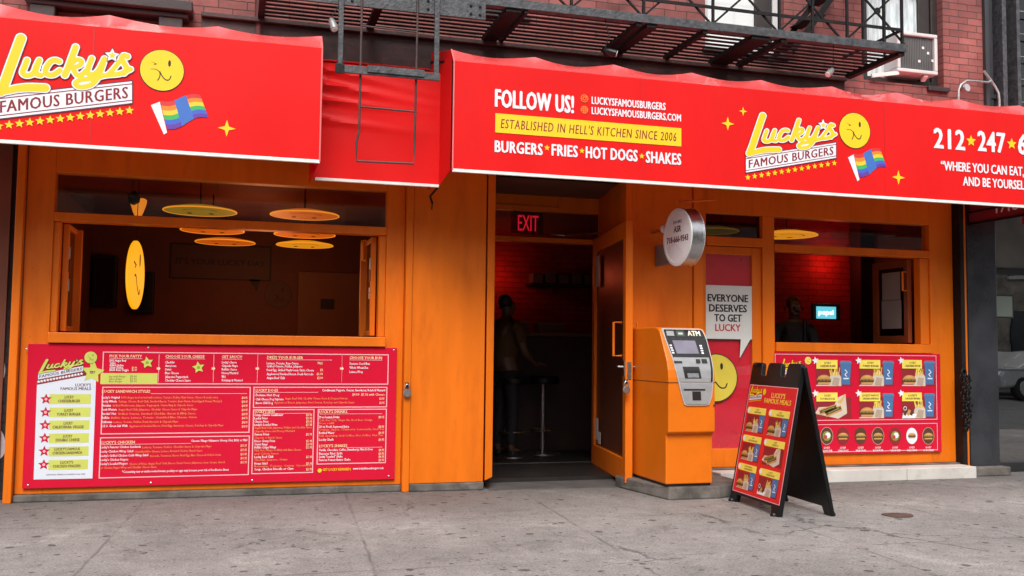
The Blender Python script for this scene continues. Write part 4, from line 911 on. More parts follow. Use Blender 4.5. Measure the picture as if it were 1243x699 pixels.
# ------------------------------------------------------------------ cash machine
ATM = thing('cash_machine', 'orange cash machine with grey fascia and ATM header on the concrete step', 'cash machine', (3.41, 7.2, .095))
AX0, AX1 = 3.215, 3.61
prof = [(7.62, .115), (6.875, .115), (6.875, .495), (6.85, .50), (6.83, .515), (6.83, .93), (6.838, .99), (6.86, 1.06), (6.99, 1.285), (7.02, 1.312), (7.10, 1.322), (7.62, 1.322)]
b = MB(); b.hexa([(AX0, y, z) for y, z in prof], [(AX1, y, z) for y, z in prof], ENAMEL); b.build('body', ATM, bevel=.008)
b = MB(); b.box(AX0+.012, AX1-.012, 6.89, 7.6, .095, .114, BLACK_P); b.build('plinth', ATM)
b = MB(); b.box(AX0-.0015, AX1+.0015, 6.826, 7.60, .8905, .8950, BLACK_P); b.build('cabinet_seam', ATM)
FASC = mat('silver_grey_plastic', (.30, .31, .32), .38, var=.08, scale=20); FDK = mat('charcoal_plastic', (.010, .010, .011), .35, var=.1); BEZ = mat('pale_bezel', (.46, .44, .42), .4, var=.05)
fp = [(6.83, .71), (6.83, .93), (6.838, .99), (6.86, 1.06), (6.99, 1.285), (7.004, 1.30), (7.03, 1.32)]
def yat(z):
    for (ya, za), (yb, zb) in zip(fp[:-1], fp[1:]):
        if za <= z <= zb: return ya+(yb-ya)*(z-za)/(zb-za)
    return fp[0][0] if z < fp[0][1] else fp[-1][0]
def fpanel(mb, outline, off, m, thick=.012):
    """panel that follows the leaning fascia; outline: rows (z, xl, xr)"""
    rows = []
    for (za, la, ra), (zb, lb, rb) in zip(outline[:-1], outline[1:]):
        n = 6
        for i in range(n):
            t = i/n; rows.append((za+(zb-za)*t, la+(lb-la)*t, ra+(rb-ra)*t))
    rows.append(outline[-1]); V = []
    for z, l_, r_ in rows:
        y = yat(z)-off; V += [(l_, y, z), (r_, y, z), (l_, y+thick, z), (r_, y+thick, z)]
    Fs = [(0, 1, 3, 2)]; n = len(rows)
    for i in range(n-1):
        k = 4*i; Fs += [(k, k+1, k+5, k+4), (k+2, k+6, k+7, k+3), (k, k+4, k+6, k+2), (k+1, k+3, k+7, k+5)]
    k = 4*(n-1); Fs.append((k, k+2, k+3, k+1)); mb.add(V, Fs, m)
def panel_part(name, m, *outs, off=.0165):
    for o_ in outs: b = MB(); fpanel(b, o_, off, m); b.build(name, ATM)
panel_part('bezel', BEZ, [(.716, 3.37, 3.53), (.725, 3.345, 3.556), (.78, 3.327, 3.578), (.89, 3.296, 3.590), (1.0, 3.272, 3.598), (1.24, 3.240, 3.602), (1.30, 3.236, 3.588), (1.314, 3.245, 3.575)], off=.010)
panel_part('fascia', FASC, [(.726, 3.372, 3.528), (.736, 3.353, 3.548), (.78, 3.336, 3.568), (.888, 3.307, 3.580)], [(.898, 3.305, 3.566), (1.0, 3.281, 3.572), (1.086, 3.269, 3.572)], off=.015)
panel_part('dark_fascia', FDK, [(.898, 3.568, 3.581), (1.0, 3.574, 3.588), (1.232, 3.580, 3.592)], [(1.090, 3.269, 3.577), (1.232, 3.250, 3.577)], [(1.236, 3.250, 3.590), (1.29, 3.246, 3.580), (1.304, 3.252, 3.57)], off=.016)
SCR = mat('screen_grey', (.16, .15, .19), .15, var=.2, scale=6, emit=(.26, .24, .32), estr=.10)
panel_part('screen', SCR, [(1.115, 3.307, 3.496), (1.218, 3.295, 3.490)], off=.020)
b = MB()
for i in range(4):
    z = 1.115+.019*i; fpanel(b, [(z, 3.268-.002*i, 3.286-.002*i), (z+.012, 3.267-.002*i, 3.285-.002*i)], .021, WHITE); fpanel(b, [(z, 3.518, 3.538), (z+.012, 3.517, 3.537)], .021, WHITE)
b.build('screen_button', ATM)
panel_part('keypad_recess', BLACK_P, [(.925, 3.347, 3.486), (1.015, 3.333, 3.472)])
panel_part('card_slot', BLACK_P, [(1.040, 3.272, 3.337), (1.058, 3.269, 3.335)])
panel_part('jack_socket', BLACK_P, [(1.044, 3.455, 3.488), (1.074, 3.455, 3.488)], [(1.044, 3.505, 3.548), (1.076, 3.503, 3.545)], off=.022)
panel_part('keypad', mat('key_grey', (.20, .21, .23), .4, var=.3, scale=60), [(.932, 3.37, 3.465), (.965, 3.366, 3.462)], off=.0195)
panel_part('receipt_slot', BLACK_P, [(.832, 3.336, 3.520), (.845, 3.334, 3.518)])
panel_part('cash_tray', BLACK_P, [(.757, 3.412, 3.484), (.826, 3.407, 3.480)])
hd = Vector((0, .13, .225)).normalized()
S4 = Sheet((3.25, yat(1.238)-.018, 1.238), (1, 0, 0), hd)
b = MB(); S4.text(b, 'ATM', (.190, .020), (.302, .020), .046, flat('atm_letter_cream', (.8, .72, .55)), 1, bold=.05); b.build('lettering', ATM, fix=False); b = MB(); S4.rect(b, (.095, .014), (.165, .066), flat('atm_logo_green', (.05, .07, .05)), 1); S4.rect(b, (.11, .03), (.15, .048), flat('atm_logo_pale', (.45, .5, .45)), 2); S4.rect(b, (.012, .018), (.075, .062), FASC, 1); b.build('header_badge', ATM, fix=False)
b = MB(); b.lathe((3.600, 6.826, .72), (0, -1, 0), [(.007, 0), (.007, .012), (.004, .014)], BLACK_P, 10); b.build('lock', ATM)

# ------------------------------------------------------------------ folding sidewalk board
L1, R1 = Vector((3.69, 6.76, 0)), Vector((3.632, 5.98, 0)); TLc, TRc = Vector((3.855, 6.745, 1.055)), Vector((3.858, 5.952, 1.055))
AF = thing('sidewalk_sign', 'black folding sandwich board with red meal poster on the sidewalk', 'sandwich board', (3.87, 6.35, 0))
uu = (R1-L1).normalized(); Wd = (R1-L1).length; mid_b, mid_t = (L1+R1)/2, (TLc+TRc)/2; vv = (mid_t-mid_b); vv = (vv-uu*vv.dot(uu)).normalized(); Hh = 1.055/vv.z
def board_ring(h=Hh):
    W_ = Wd; r = .02
    return [(0, 0), (.10, 0), (.115, .06), (W_-.115, .06), (W_-.10, 0), (W_, 0), (W_-.012, h-r), (W_-.03, h), (W_*.765, h), (W_*.74, h-.015), (W_*.725, h-.098), (W_*.625, h-.098), (W_*.61, h-.02), (W_*.585, h), (W_*.375, h), (W_*.35, h-.02), (W_*.335, h-.098), (W_*.235, h-.098), (W_*.22, h-.015), (W_*.195, h), (.03, h), (.012, h-r)]
S3 = Sheet(L1, uu, vv)
b = MB(); ring = board_ring(); b.hexa([S3.W(p, 0) for p in ring], [S3.W(p, 0)-S3.n*.04 for p in ring], PLASTIC_BLK)
b.build('front_board', AF, bevel=.006)
R2, L2 = Vector((4.055, 5.925, 0)), Vector((4.115, 6.705, 0)); vb = ((mid_t+Vector((.03, 0, 0)))-(R2+L2)/2); ub = (L2-R2).normalized(); vb = (vb-ub*vb.dot(ub)).normalized()
S3b = Sheet(R2, ub, vb)
ring = [(0, 0), (.10, 0), (.115, .06), (Wd-.115, .06), (Wd-.10, 0), (Wd, 0), (Wd-.012, Hh-.02), (Wd*.9, Hh-.02), (Wd*.88, Hh-.11), (Wd*.12, Hh-.11), (Wd*.1, Hh-.02), (.012, Hh-.02)]
b = MB(); b.hexa([S3b.W(p, 0) for p in ring], [S3b.W(p, 0)-S3b.n*.03 for p in ring], PLASTIC_BLK); b.build('back_board', AF, bevel=.006)
b = MB()
for t in (.12, .88):
    c = TLc.lerp(TRc, t)+Vector((.015, 0, -.02)); b.tube([c-uu*.03, c+uu*.03], .016, PLASTIC_BLK)
b.build('hinge', AF, smooth=True)
b = MB()
for p in (L1+uu*.05, R1-uu*.05, R2+ub*.05, L2-ub*.05): b.lathe(p+Vector((.0, 0, .0)), (0, 0, 1), [(.026, 0), (.027, .01), (.02, .022)], PLASTIC_BLK, 14)
b.build('foot', AF)
q0, q1, q2, q3 = S3.px(889, 594.8), S3.px(944.8, 613.2), S3.px(970.6, 473), S3.px(911.2, 464.9)
pw0, pw1 = min(q0.x, q3.x), max(q1.x, q2.x); pz0, pz1 = (q0.y+q1.y)/2, (q2.y+q3.y)/2
pw0 = (q0.x+q3.x)/2; pw1 = (q1.x+q2.x)/2
PW, PH = pw1-pw0, pz1-pz0
def Q(s, t): return Vector((pw0+PW*s, pz1-PH*t))
AWR = flat('bright_poster_red', (.72, .012, .016))
def fp_(mb):
    S3.rect(mb, Q(0, 1), Q(1, 0), PINK, 1); S3.rect(mb, Q(.012, .993), Q(.988, .006), AWR, 2)
part(AF, 'poster', fp_)
part(AF, 'poster_logo', lambda mb: (logo(S3, mb, Q(.04, .148), Q(.30, .125), Q(.04, .108), body=YELLOW, edge=MAROON, outline=MAROON, base=3, fine=False), face(S3, mb, Q(.345, .058), .024, YELLOW, 3)))
YTX = flat('poster_yellow_letter', (.85, .58, .06))
part(AF, 'poster_title', lambda mb: (S3.text(mb, "LUCKY'S", Q(.50, .105), Q(.78, .105), .036, YTX, 3, bold=.035), S3.text(mb, 'FAMOUS MEALS', Q(.37, .157), Q(.91, .157), .036, YTX, 3, bold=.035)))
for r in range(3):
    for k in range(2):
        kd = ('burger', 'burger', 'burger', 'dogs', 'burger', 'fingers')[r*2+k]
        s0, s1 = ((.055, .455), (.52, .93))[k]; t0 = .205+.262*r
        def pic(mb):
            meal(S3, mb, Q(s0, t0+.232), Q(s1, t0+.04), kd, 3, rnd)
            label(S3, mb, Q(s0+.03, t0+.066), Q(s1, t0+.004), LBL[r*2+k], 9, True)
        part(AF, 'meal_picture', pic)

# ------------------------------------------------------------------ round projecting sign
RS = thing('round_sign', 'round white sign with red phone number in a steel drum over the cash machine', 'round sign', (3.46, 7.65, 2.06))
ax = Vector((-1, -.06, 0)).normalized(); cs = Vector((3.44, 7.135, 2.055)); RR = .238
b = MB(); b.lathe(cs-ax*.11, ax, [(RR-.012, 0), (RR, .0), (RR, .008), (RR-.004, .012), (RR-.004, .098), (RR, .102), (RR, .11), (RR-.02, .112), (RR-.022, .104)], STEEL, 64); b.build('drum', RS, smooth=True)
SFACE = mat('white_acrylic_face', (.84, .83, .84), .3, var=.04, scale=3); EDGE = mat('white_rim', (.78, .78, .78), .4, var=.03)
b = MB(); b.lathe(cs+ax*.0, ax, [(RR-.004, -.002), (RR-.004, .006), (RR-.03, .008), (RR-.03, .003)], EDGE, 64); b.lathe(cs-ax*.11, -ax, [(RR-.004, -.002), (RR-.004, .006), (RR-.03, .008)], EDGE, 64); b.build('rim', RS, smooth=True)
b = MB(); b.lathe(cs, ax, [(RR-.03, .000), (RR-.03, .0035)], SFACE, 64); b.build('face', RS)
S5 = Sheet(cs+ax*.0035, Vector((0, 0, 1)).cross(ax).normalized()*1.0, (0, 0, 1))
MRD = flat('sign_dark_red_letter', (.10, .004, .014))
b = MB()
for t, w, z, h in (('24 HRS', .070, .112, .026), ('ASR', .060, .042, .050), ('718-666-9543', .176, -.040, .050)): b = MB(); S5.text(b, t, (-w, z), (w, z), h, MRD, 1, bold=.045); b.build('lettering', RS, fix=False)
b = MB(); b.box(3.475, 3.515, 7.35, 7.66, 1.86, 2.04, mat('dull_bracket_grey', (.16, .15, .14), .5, var=.3)); b.build('bracket', RS, bevel=.01)
b = MB(); b.tube([(3.46, 7.39, 2.155), (3.45, 7.43, 2.155)], .034, WHITE); b.tube([(3.46, 7.43, 2.155), (3.46, 7.66, 2.155)], .015, STEEL); b.build('wall_stud', RS, smooth=True)
b = MB(); b.tube([(3.42, 7.1, RR+2.05), (3.42, 7.1, 2.335), (3.84, 7.25, 2.40)], .009, ORANGE); b.build('stay_rod', RS, smooth=True)

# ------------------------------------------------------------------ fire escape
FE = thing('fire_escape', 'black iron fire escape platform with railing and drop ladder over the awnings', 'fire escape', (2.8, 7.7, 3.69))
YO, ZP, XL, XR_ = 6.86, 3.69, .10, 5.43
b = MB(); b.box(XL, XR_, YO-.012, YO, ZP, ZP+.068, IRON_GREY); b.box(XL, XR_, YO, YO+.06, ZP+.002, ZP+.010, IRON_GREY); b.build('front_angle', FE, bevel=.003)
b = MB()
for k in range(9):
    y = YO+.085+.086*k; b.box(XL+.02, XR_-.02, y, y+.046, ZP+.018, ZP+.0225, IRON)
b.build('slat_floor', FE)
for x, w in ((.14, .05), (.98, .06), (1.96, .12), (2.06, .03), (2.98, .05), (3.09, .09), (3.55, .04), (4.05, .17), (4.26, .05), (5.39, .06)):
    b = MB(); b.box(x-w/2, x+w/2, YO+.005, 7.62, ZP-.028, ZP+.014, IRON); b.build('cross_bar', FE, bevel=.003)
b = MB(); b.box(.36, 1.735, YO-.032, YO-.014, 3.565, 3.83, IRON_GREY)
for x in (.42, .75, 1.30, 1.62, 1.69):
    for z in (3.60, 3.66): b.lathe((x, YO-.033, z), (0, -1, 0), [(.012, 0), (.010, .009)], IRON, 8)
b.build('ladder_beam', FE, bevel=.003)
b = MB()
PX = [.14, 1.80, 2.42, 3.02, 3.62, 4.22, 4.53, 4.86, 5.22, 5.40]
for x in PX: b = MB(); b.bar((x, YO+.01, ZP+.06), (x, YO+.01, 4.72), .02, .02, IRON); b.build('railing_post', FE)
for z in (3.885, 4.30, 4.70): b = MB(); b.bar((1.80, YO+.012, z), (5.41, YO+.012, z), .010, .026, IRON); b.build('railing_bar', FE)
for x in (1.8, 2.42, 3.02, 3.62, 4.22, 4.86):
    b = MB(); b.bar((x, YO+.022, ZP+.06), (x+.6, YO+.022, 4.30), .012, .016, IRON); b.bar((x+.6, YO+.030, ZP+.06), (x, YO+.030, 4.30), .012, .016, IRON); b.lathe((x+.3, YO+.02, 4.025), (0, -1, 0), [(.03, 0), (.03, .012)], IRON, 12); b.build('cross_brace', FE)
for y in (7.1, 7.4): b = MB(); b.bar((5.40, y, ZP+.05), (5.40, y, 4.72), .018, .018, IRON); b.build('railing_post', FE)
for z in (3.885, 4.70): b = MB(); b.bar((5.40, YO+.01, z), (5.40, 7.7, z), .010, .024, IRON); b.build('railing_bar', FE)
# stair flight rising behind the railing
for y in (7.2, 7.58): b = MB(); b.bar((4.55, y, 3.72), (6.0, y, 5.6), .05, .012, IRON, up=(0, 1, 0)); b.build('stair_stringer', FE)
b = MB()
for i in range(8):
    t = (i+.5)/8; x, z = 4.55+1.45*t, 3.72+1.88*t; b.box(x-.06, x+.06, 7.2, 7.58, z-.01, z, IRON)
b.build('stair_tread', FE)
b = MB(); YL = 6.80
for x in (.672, 1.362): b.box(x-.018, x+.018, YL-.012, YL+.012, 3.10, 4.9, IRON_GREY)
b.box(.64, 1.385, YL-.03, YL-.013, 3.06, 3.115, IRON_GREY); b.box(.635, .70, YL-.036, YL-.030, 3.05, 3.12, IRON); b.box(.86, 1.27, YL-.042, YL-.031, 3.075, 3.125, IRON_GREY)
b.build('ladder_guide', FE, bevel=.003)
b = MB(); LRM = mat('rusty_rod_iron', (.06, .035, .032), .6, var=.4, scale=30)
xa, xb, yl = .818, 1.226, YL+.012
b.tube([(xa, yl, 4.9), (xa, yl, 2.66), (xa-.018, yl, 2.58), (xa-.012, yl, 2.445), (xb-.015, yl, 2.452), (xb-.01, yl, 2.6), (xb, yl, 4.9)], .0085, LRM)
for z in (2.835, 3.42, 3.95): b.tube([(xa, yl, z), (xb, yl, z-.005)], .007, LRM)
b.build('drop_ladder', FE, smooth=True)

# ------------------------------------------------------------------ things hung around the fire escape and upper wall
def spot(label, p, aim, mcol, line_to):
    T_ = thing('hanging_spotlight', label, 'spotlight', p, 'small spotlights hung under the fire escape'); p = Vector(p); d = Vector(aim).normalized()
    b = MB(); b.lathe(p-d*.05, d, [(.010, 0), (.020, .015), (.026, .04), (.028, .095), (.024, .10)], mcol, 16); b.build('lamp_housing', T_, smooth=True)
    b = MB(); b.lathe(p+d*.049, d, [(.024, 0), (.021, .004)], WHITE_TRIM, 16); b.build('lens', T_)
    b = MB(); b.tube([Vector(line_to), (Vector(line_to)+p)/2+Vector((.012, 0, .0)), p-d*.05], .0035, IRON, 5); b.build('cable', T_)
SILV = mat('worn_silver_paint', (.26, .25, .245), .4, var=.3, metal=.5)
def at6(x, y, Y): return tuple(on(x, y, Y))
p1_, p2_, p3_ = at6(404, 29, 6.72), at6(741, 63, 6.84), at6(1008, 87, 6.9)
spot('silver spotlight hanging beside the drop ladder guide', p1_, (.3, -.4, -1), SILV, (p1_[0]+.06, YO+.02, ZP))
spot('black spotlight with white face hanging under the middle of the fire escape', p2_, (1, -.4, -.35), PLASTIC_BLK, (p2_[0]-.03, YO+.02, ZP))
spot('silver spotlight hanging under the right end of the fire escape', p3_, (-1, -.4, -.9), SILV, (p3_[0]+.02, YO+.02, ZP))
AC = thing('air_conditioner', 'white window air conditioner with grey grille sticking out of the upper right window', 'air conditioner', (6.2, 7.6, 3.8))
YA = 7.62; a0, a1 = on(1090, 88, YA), on(1138, 41, YA); x0, x1 = a0.x, a1.x; z0, z1 = on(1138, 91, YA).z, a1.z-.01
ACW = mat('aged_white_casing', (.66, .64, .63), .45, var=.12, scale=5)
b = MB(); w = .035
for q in ((x0, x1, z0, z0+w), (x0, x1, z1-w, z1), (x0, x0+w, z0+w, z1-w), (x1-w, x1, z0+w, z1-w)): b.box(q[0], q[1], YA, 7.92, q[2], q[3], ACW)
b.build('casing', AC, bevel=.008)
b = MB(); b.box(x0+w, x1-w, YA+.03, 7.9, z0+w, z1-w, mat('grey_coil_grille', (.10, .10, .10), .6, var=.35, scale=3))
for i in range(20): xx = x0+w+(x1-x0-2*w)*(i+.5)/20; b.box(xx-.003, xx+.003, YA+.023, YA+.0285, z0+w, z1-w, mat('grille_fin', (.15, .15, .15), .5))
for i in range(5): c = Vector((x0+.22+.05*i+rnd.uniform(-.05, .05), YA+.02, z0+.18+rnd.uniform(-.08, .12))); b.box(c.x-.012, c.x+.014, YA+.0215, YA+.0225, c.z-.012, c.z+.012, WHITE_TRIM)
b.build('grille', AC)
b = MB(); b.bar((x0-.26, 7.66, z0-.06), (x0+.02, 7.64, z0-.012), .02, .035, WHITE_TRIM); b.build('support_bracket', AC)
b = MB(); b.bar((x1-.12, 7.64, z0-.012), (x1-.12, 7.69, z0-.05), .04, .02, WHITE_TRIM); b.build('support_bracket', AC)
WLp = thing('wall_lamp', 'small round silver lamp on bent grey conduit above the right awning', 'wall lamp', tuple(on(1172, 107, 7.45)))
c = on(1173, 107, 7.42); b = MB(); b.lathe(c+Vector((0, .05, 0)), (.12, -1, .05), [(.016, -.02), (.026, 0), (.040, .03), (.043, .05), (.040, .053)], SILV, 20); b.build('lamp_head', WLp, smooth=True)
b = MB(); b.lathe(c+Vector((.005, -.009, .003)), (.12, -1, .05), [(.036, 0), (.033, .003)], mat('lamp_lens_grey', (.4, .41, .43), .3), 20); b.build('lens', WLp)
g_ = lambda x, y, Y=7.6: tuple(on(x, y, Y))
b = MB(); b.tube([g_(1163.5, 128), g_(1163.5, 110), g_(1166, 103), g_(1173, 98), g_(1186, 98.5), g_(1199, 100), g_(1203, 98)], .011, GALV); b.box(g_(1160, 0)[0], g_(1167, 0)[0], 7.57, 7.63, g_(0, 112)[2]-.03, g_(0, 106)[2]+.02, SILV); b.build('conduit', WLp, smooth=True)
b = MB(); b.tube([g_(1194, 86, 7.62), g_(1201, 95, 7.62), g_(1208, 105, 7.62), g_(1212, 113, 7.6), g_(1213, 122, 7.6), g_(1213, 134, 7.6)], .012, GALV)
tag(b.build('conduit_pipe', smooth=True), 'bent grey conduit pipe rising from the right awning beside the dark window', 'pipe')
b = MB(); q = g_(314, 45, 7.6); b.tube([(q[0], 7.64, 2.9), (q[0], 7.64, 6.2)], .035, mat('dark_red_pipe_paint', (.10, .02, .02), .6, var=.3), 10)
tag(b.build('wall_pipe', smooth=True), 'dark red vertical pipe on the brick wall left of the fire escape', 'pipe')

# ------------------------------------------------------------------ padlocks and chain
LOCKM = mat('padlock_metal', (.30, .30, .30), .35, var=.2, metal=.8)
def padlock(label, x, y, Yp, s=1.0):
    p = on(x, y, Yp); T_ = thing('padlock', label, 'padlock', p, 'padlocks on the shop front')
    b = MB(); b.lathe(p+Vector((0, -.012*s, -.02*s)), (0, -1, 0), [(.026*s, -.012*s), (.030*s, -.008*s), (.030*s, .008*s), (.026*s, .012*s)], LOCKM, 20); b.build('lock_body', T_, smooth=True)
    b = MB(); b.tube(smooth([p+Vector((-.016*s, -.012*s, 0)), p+Vector((-.016*s, -.012*s, .03*s)), p+Vector((0, -.012*s, .048*s)), p+Vector((.016*s, -.012*s, .03*s)), p+Vector((.016*s, -.012*s, 0))], 4), .005*s, LOCKM, 6); b.build('shackle', T_, smooth=True)
    b = MB(); b.box(p.x-.012, p.x+.012, Yp-.01, Yp+.02, p.z+.025*s, p.z+.06*s, IRON); b.build('hasp', T_, bevel=.003)
padlock('round steel padlock on the orange post between left window and orange panel', 494, 474, 7.64, 1.05)
padlock('dark steel padlock hanging by the handle of the open street door', 759.5, 470, 7.40, 1.05)
b = MB(); c0 = on(1170, 452, 7.60)
b.torus(c0, (.3, -1, 0), .035, .008, IRON, 14, 6)
for s_ in range(5):
    for i in range(19):
        z = c0.z-.04-.027*i; x = c0.x-.034+.016*s_+.010*math.sin(i*.7+s_*1.7)+.012*math.sin(i*.17); y = 7.595-.014*((s_*7+i) % 3)
        if s_ in (0, 4) and i > 13: continue
        b.torus((x, y, z), (1, 0, .2) if i % 2 else (.1, -1, .1), .018, .0066, PLASTIC_BLK, 10, 5, .7, ref=(0, 0, 1))
tag(b.build('lock_chain', smooth=True), 'heavy black chain looped and hanging on the narrow orange post at the right', 'chain')
b = MB(); c = ground(1090, 626, .0); ringp = [(c.x+(.105+.012*math.sin(3*t+1))*math.cos(t), c.y+(.10+.014*math.cos(2*t))*math.sin(t)) for t in np.linspace(0, 2*math.pi, 25)[:-1]]
b.prism([(x, y, .001) for x, y in ringp], (0, 0, .006), mat('rusty_cover_iron', (.10, .062, .048), .7, var=.4, scale=14, bump=.5, bscale=60))
tag(b.build('valve_cover'), 'small round rusty valve cover set in the sidewalk', 'cover')

# ------------------------------------------------------------------ inside: lamps, signs, people
DISC_A = mat('lit_yellow_lamp_face', (.4, .2, .01), .5, var=.1, emit=(1, .36, .012), estr=.34); DISC_B = mat('lit_orange_lamp_face', (.3, .09, .01), .5, var=.1, emit=(1, .16, .008), estr=.24)
DISC_C = mat('lit_olive_lamp_face', (.3, .2, .015), .5, var=.1, emit=(.8, .46, .02), estr=.13); RIMG = mat('lit_lamp_rim', (.5, .2, .02), .5, emit=(1, .34, .02), estr=.42); BRIGHT = mat('lit_window_sign_yellow', (.6, .3, .01), .5, var=.04, emit=(1, .42, .008), estr=.50)
def pend(label, x, y, Y, r, m):
    c = on(x, y, Y); T_ = thing('ceiling_lamp', label, 'ceiling lamp', c, 'round lit smiling lamps under the ceiling')
    b = MB(); b.lathe(c, (0, 0, 1), [(r*.985, -.008), (r*.985, -.004), (r*.97, .006), (r*.5, .035)], m, 44); b.build('lamp_disc', T_, smooth=True)
    b = MB(); b.torus(c+Vector((0, 0, -.006)), (0, 0, 1), r, .006, RIMG, 44, 8); b.build('rim', T_, smooth=True)
    b = MB(); b.tube([c+Vector((0, 0, .04)), (c.x, c.y, 2.63)], .008, IRON, 6); b.build('cord', T_)
    SS = Sheet(c+Vector((0, 0, -.013)), (1, 0, 0), (0, -1, 0)); SS.v = Vector((0, 1, 0)); SS.n = Vector((0, 0, -1))
    b = MB(); SS.disc(b, (-r*.3, r*.3), r*.07, BLACK_P, 1, 14, r*.14); SS.disc(b, (r*.3, r*.3), r*.07, BLACK_P, 1, 14, r*.14); SS.stroke(b, [(r*.5*math.cos(a), -r*.1+r*.5*math.sin(a)) for a in np.linspace(-2.7, -.4, 14)], r*.05, BLACK_P, 1)
    b.build('face_print', T_, fix=False)
pend('olive yellow round lamp nearest the left window, left one', 243, 255.5, 8.65, .30, DISC_C)
pend('orange round lamp nearest the left window, right one', 370, 260.5, 8.65, .295, DISC_B)
pend('round lamp second from the left window in the left row, part hidden by the rail', 258, 279, 9.9, .30, DISC_B)
pend('round lamp second from the left window in the right row, part hidden by the rail', 370, 284, 9.9, .30, DISC_B)
pend('round lamp deepest in the left room in the left row', 273.5, 293.5, 11.2, .32, DISC_B)
pend('bright round lamp deepest in the left room in the right row', 370, 297, 11.2, .315, DISC_A)
pend('long yellow round lamp seen through the transom of the right window', 955, 285, 8.6, .30, DISC_A)
pend('dim round lamp behind the small transom over the side door', 864, 280, 8.6, .26, DISC_C)
WS = thing('hanging_sign', 'bright yellow winking face sign hanging edge on in the left window', 'hanging sign', (-.745, 8.08, 1.68))
us = Vector((.13, .991, 0)); S6 = Sheet((-.745, 8.08, 1.68), us, (0, 0, 1))
b = MB(); b.lathe(S6.o, S6.n, [(.262, -.012), (.268, -.008), (.268, .008), (.262, .012)], BRIGHT, 60); b.build('disc', WS)
S6.o = S6.o+S6.n*.0125
def wface(mb):
    r = .268; q = lambda x, y: Vector((x*r, y*r))
    S6.stroke(mb, [q(-.42, .36), q(-.12, .27), q(-.3, .2)], r*.07, BLACK_P, 1); S6.disc(mb, q(.32, .45), r*.08, BLACK_P, 1, 16, r*.2); S6.stroke(mb, smooth([q(-.3, -.02), q(-.1, -.05), q(.05, -.32), q(.3, -.55), q(.42, -.4)], 5), r*.07, BLACK_P, 1)
part(WS, 'face_print', wface)
b = MB(); b.tube([(-.745, 8.08, 1.945), (-.745, 8.08, 2.64)], .003, IRON, 5); b.build('cord', WS)
PLp = thing('pendant_lamp', 'small orange pendant shade with dark knob behind the left transom', 'pendant lamp', tuple(on(168, 245, 8.3)))
c = on(168, 250, 8.3); b = MB(); b.lathe(c, (0, 0, 1), [(.022, -.09), (.04, -.05), (.062, .02), (.064, .05), (.05, .06)], mat('orange_lamp_shade', (.6, .2, .02), .5, emit=(1, .3, .02), estr=.35), 24); b.build('shade', PLp, smooth=True)
b = MB(); b.lathe(c+Vector((-.03, -.05, .05)), (0, 0, 1), [(.01, -.05), (.045, -.03), (.05, 0), (.045, .03), (.01, .06)], PLASTIC_BLK, 20); b.tube([c+Vector((0, 0, .06)), (c.x, c.y, 2.63)], .005, IRON, 5); b.build('knob', PLp, smooth=True)
# wall graphic in the left room
WB = thing('wall_decal', 'dark speech bubble and round face drawn on the back wall of the left room', 'wall decal', (0, 12.19, 1.9))
S7 = Sheet((0, 12.195, 0)); BR_ = flat('brown_wall_print', (.02, .009, .005)); BUB = flat('bubble_brown_print', (.11, .045, .025))
b = MB(); a, c = S7.px(205, 338), S7.px(330, 299); S7.rect(b, a, c, BR_, 1); S7.rect(b, a+Vector((.02, .02)), c-Vector((.02, .02)), BUB, 2); S7.poly(b, [S7.px(302, 338.5), S7.px(312, 354), S7.px(316, 338.5)], BR_, 1); b.build('bubble', WB, fix=False)
b = MB(); S7.ptext(b, "IT'S YOUR LUCKY DAY", (213, 320), (322, 320), 313, BR_, 4, level=True, bold=.03); b.build('lettering', WB, fix=False)
b = MB(); face(S7, b, S7.px(337.5, 357.5), .16, BUB, 1, BR_); b.build('round_face', WB, fix=False)
ID = thing('inner_door', 'brown inner door with a small dark plate in the left room', 'door', (1.1, 12.15, .05))
a, c = S7.px(362, 330), S7.px(442, 410); INB = mat('inner_door_brown', (.22, .085, .035), .5, var=.1)
b = MB(); b.box(a.x, c.x, 12.13, 12.19, .05, a.y, INB); b.build('leaf', ID, bevel=.004)
b = MB(); S7b = Sheet((0, 12.128, 0)); S7b.rect(b, S7b.px(389, 375), S7b.px(406, 363), BLACK_P, 1); b.build('plate', ID, fix=False)
def tv(label, xa, xb, ya, yb):
    a, c = on(xa, yb, 12.0), on(xb, ya, 12.0); T_ = thing('wall_screen', label, 'screen', (a.x, 12.1, a.z), 'dark screens on the left room wall'); b = MB(); b.box(a.x, c.x, 12.0, 12.19, a.z, c.z, mat('screen_casing', (.004, .005, .005), .5)); b.build('casing', T_, bevel=.006)
    b = MB(); b.box(a.x+.03, c.x-.03, 11.996, 11.999, a.z+.03, c.z-.03, mat('black_screen', (.004, .006, .006), .2, var=.1)); b.build('panel', T_)
tv('large dark screen at the left end of the left room back wall', 112, 142, 310, 372)
tv('smaller dark screen on the left room back wall behind the hanging yellow sign', 165, 187, 330, 380)
# exit sign
EX = thing('exit_sign', 'red lit EXIT sign above the open doorway', 'exit sign', tuple(on(640, 270, 8.98)))
b = MB(); a, c = on(622, 283, 8.98), on(660, 256, 8.98); b.box(a.x, c.x, 8.98, 9.03, a.z, c.z, PLASTIC_BLK); b.build('housing', EX, bevel=.004)
S8 = Sheet((0, 8.978, 0)); b = MB(); S8.ptext(b, 'EXIT', (628.5, 279.6), (653.5, 279.4), 260.6, mat('lit_red_letter', (.5, .02, .03), .5, emit=(1, .015, .04), estr=.24), 1, level=True, bold=.008); b.build('lettering', EX, fix=False)
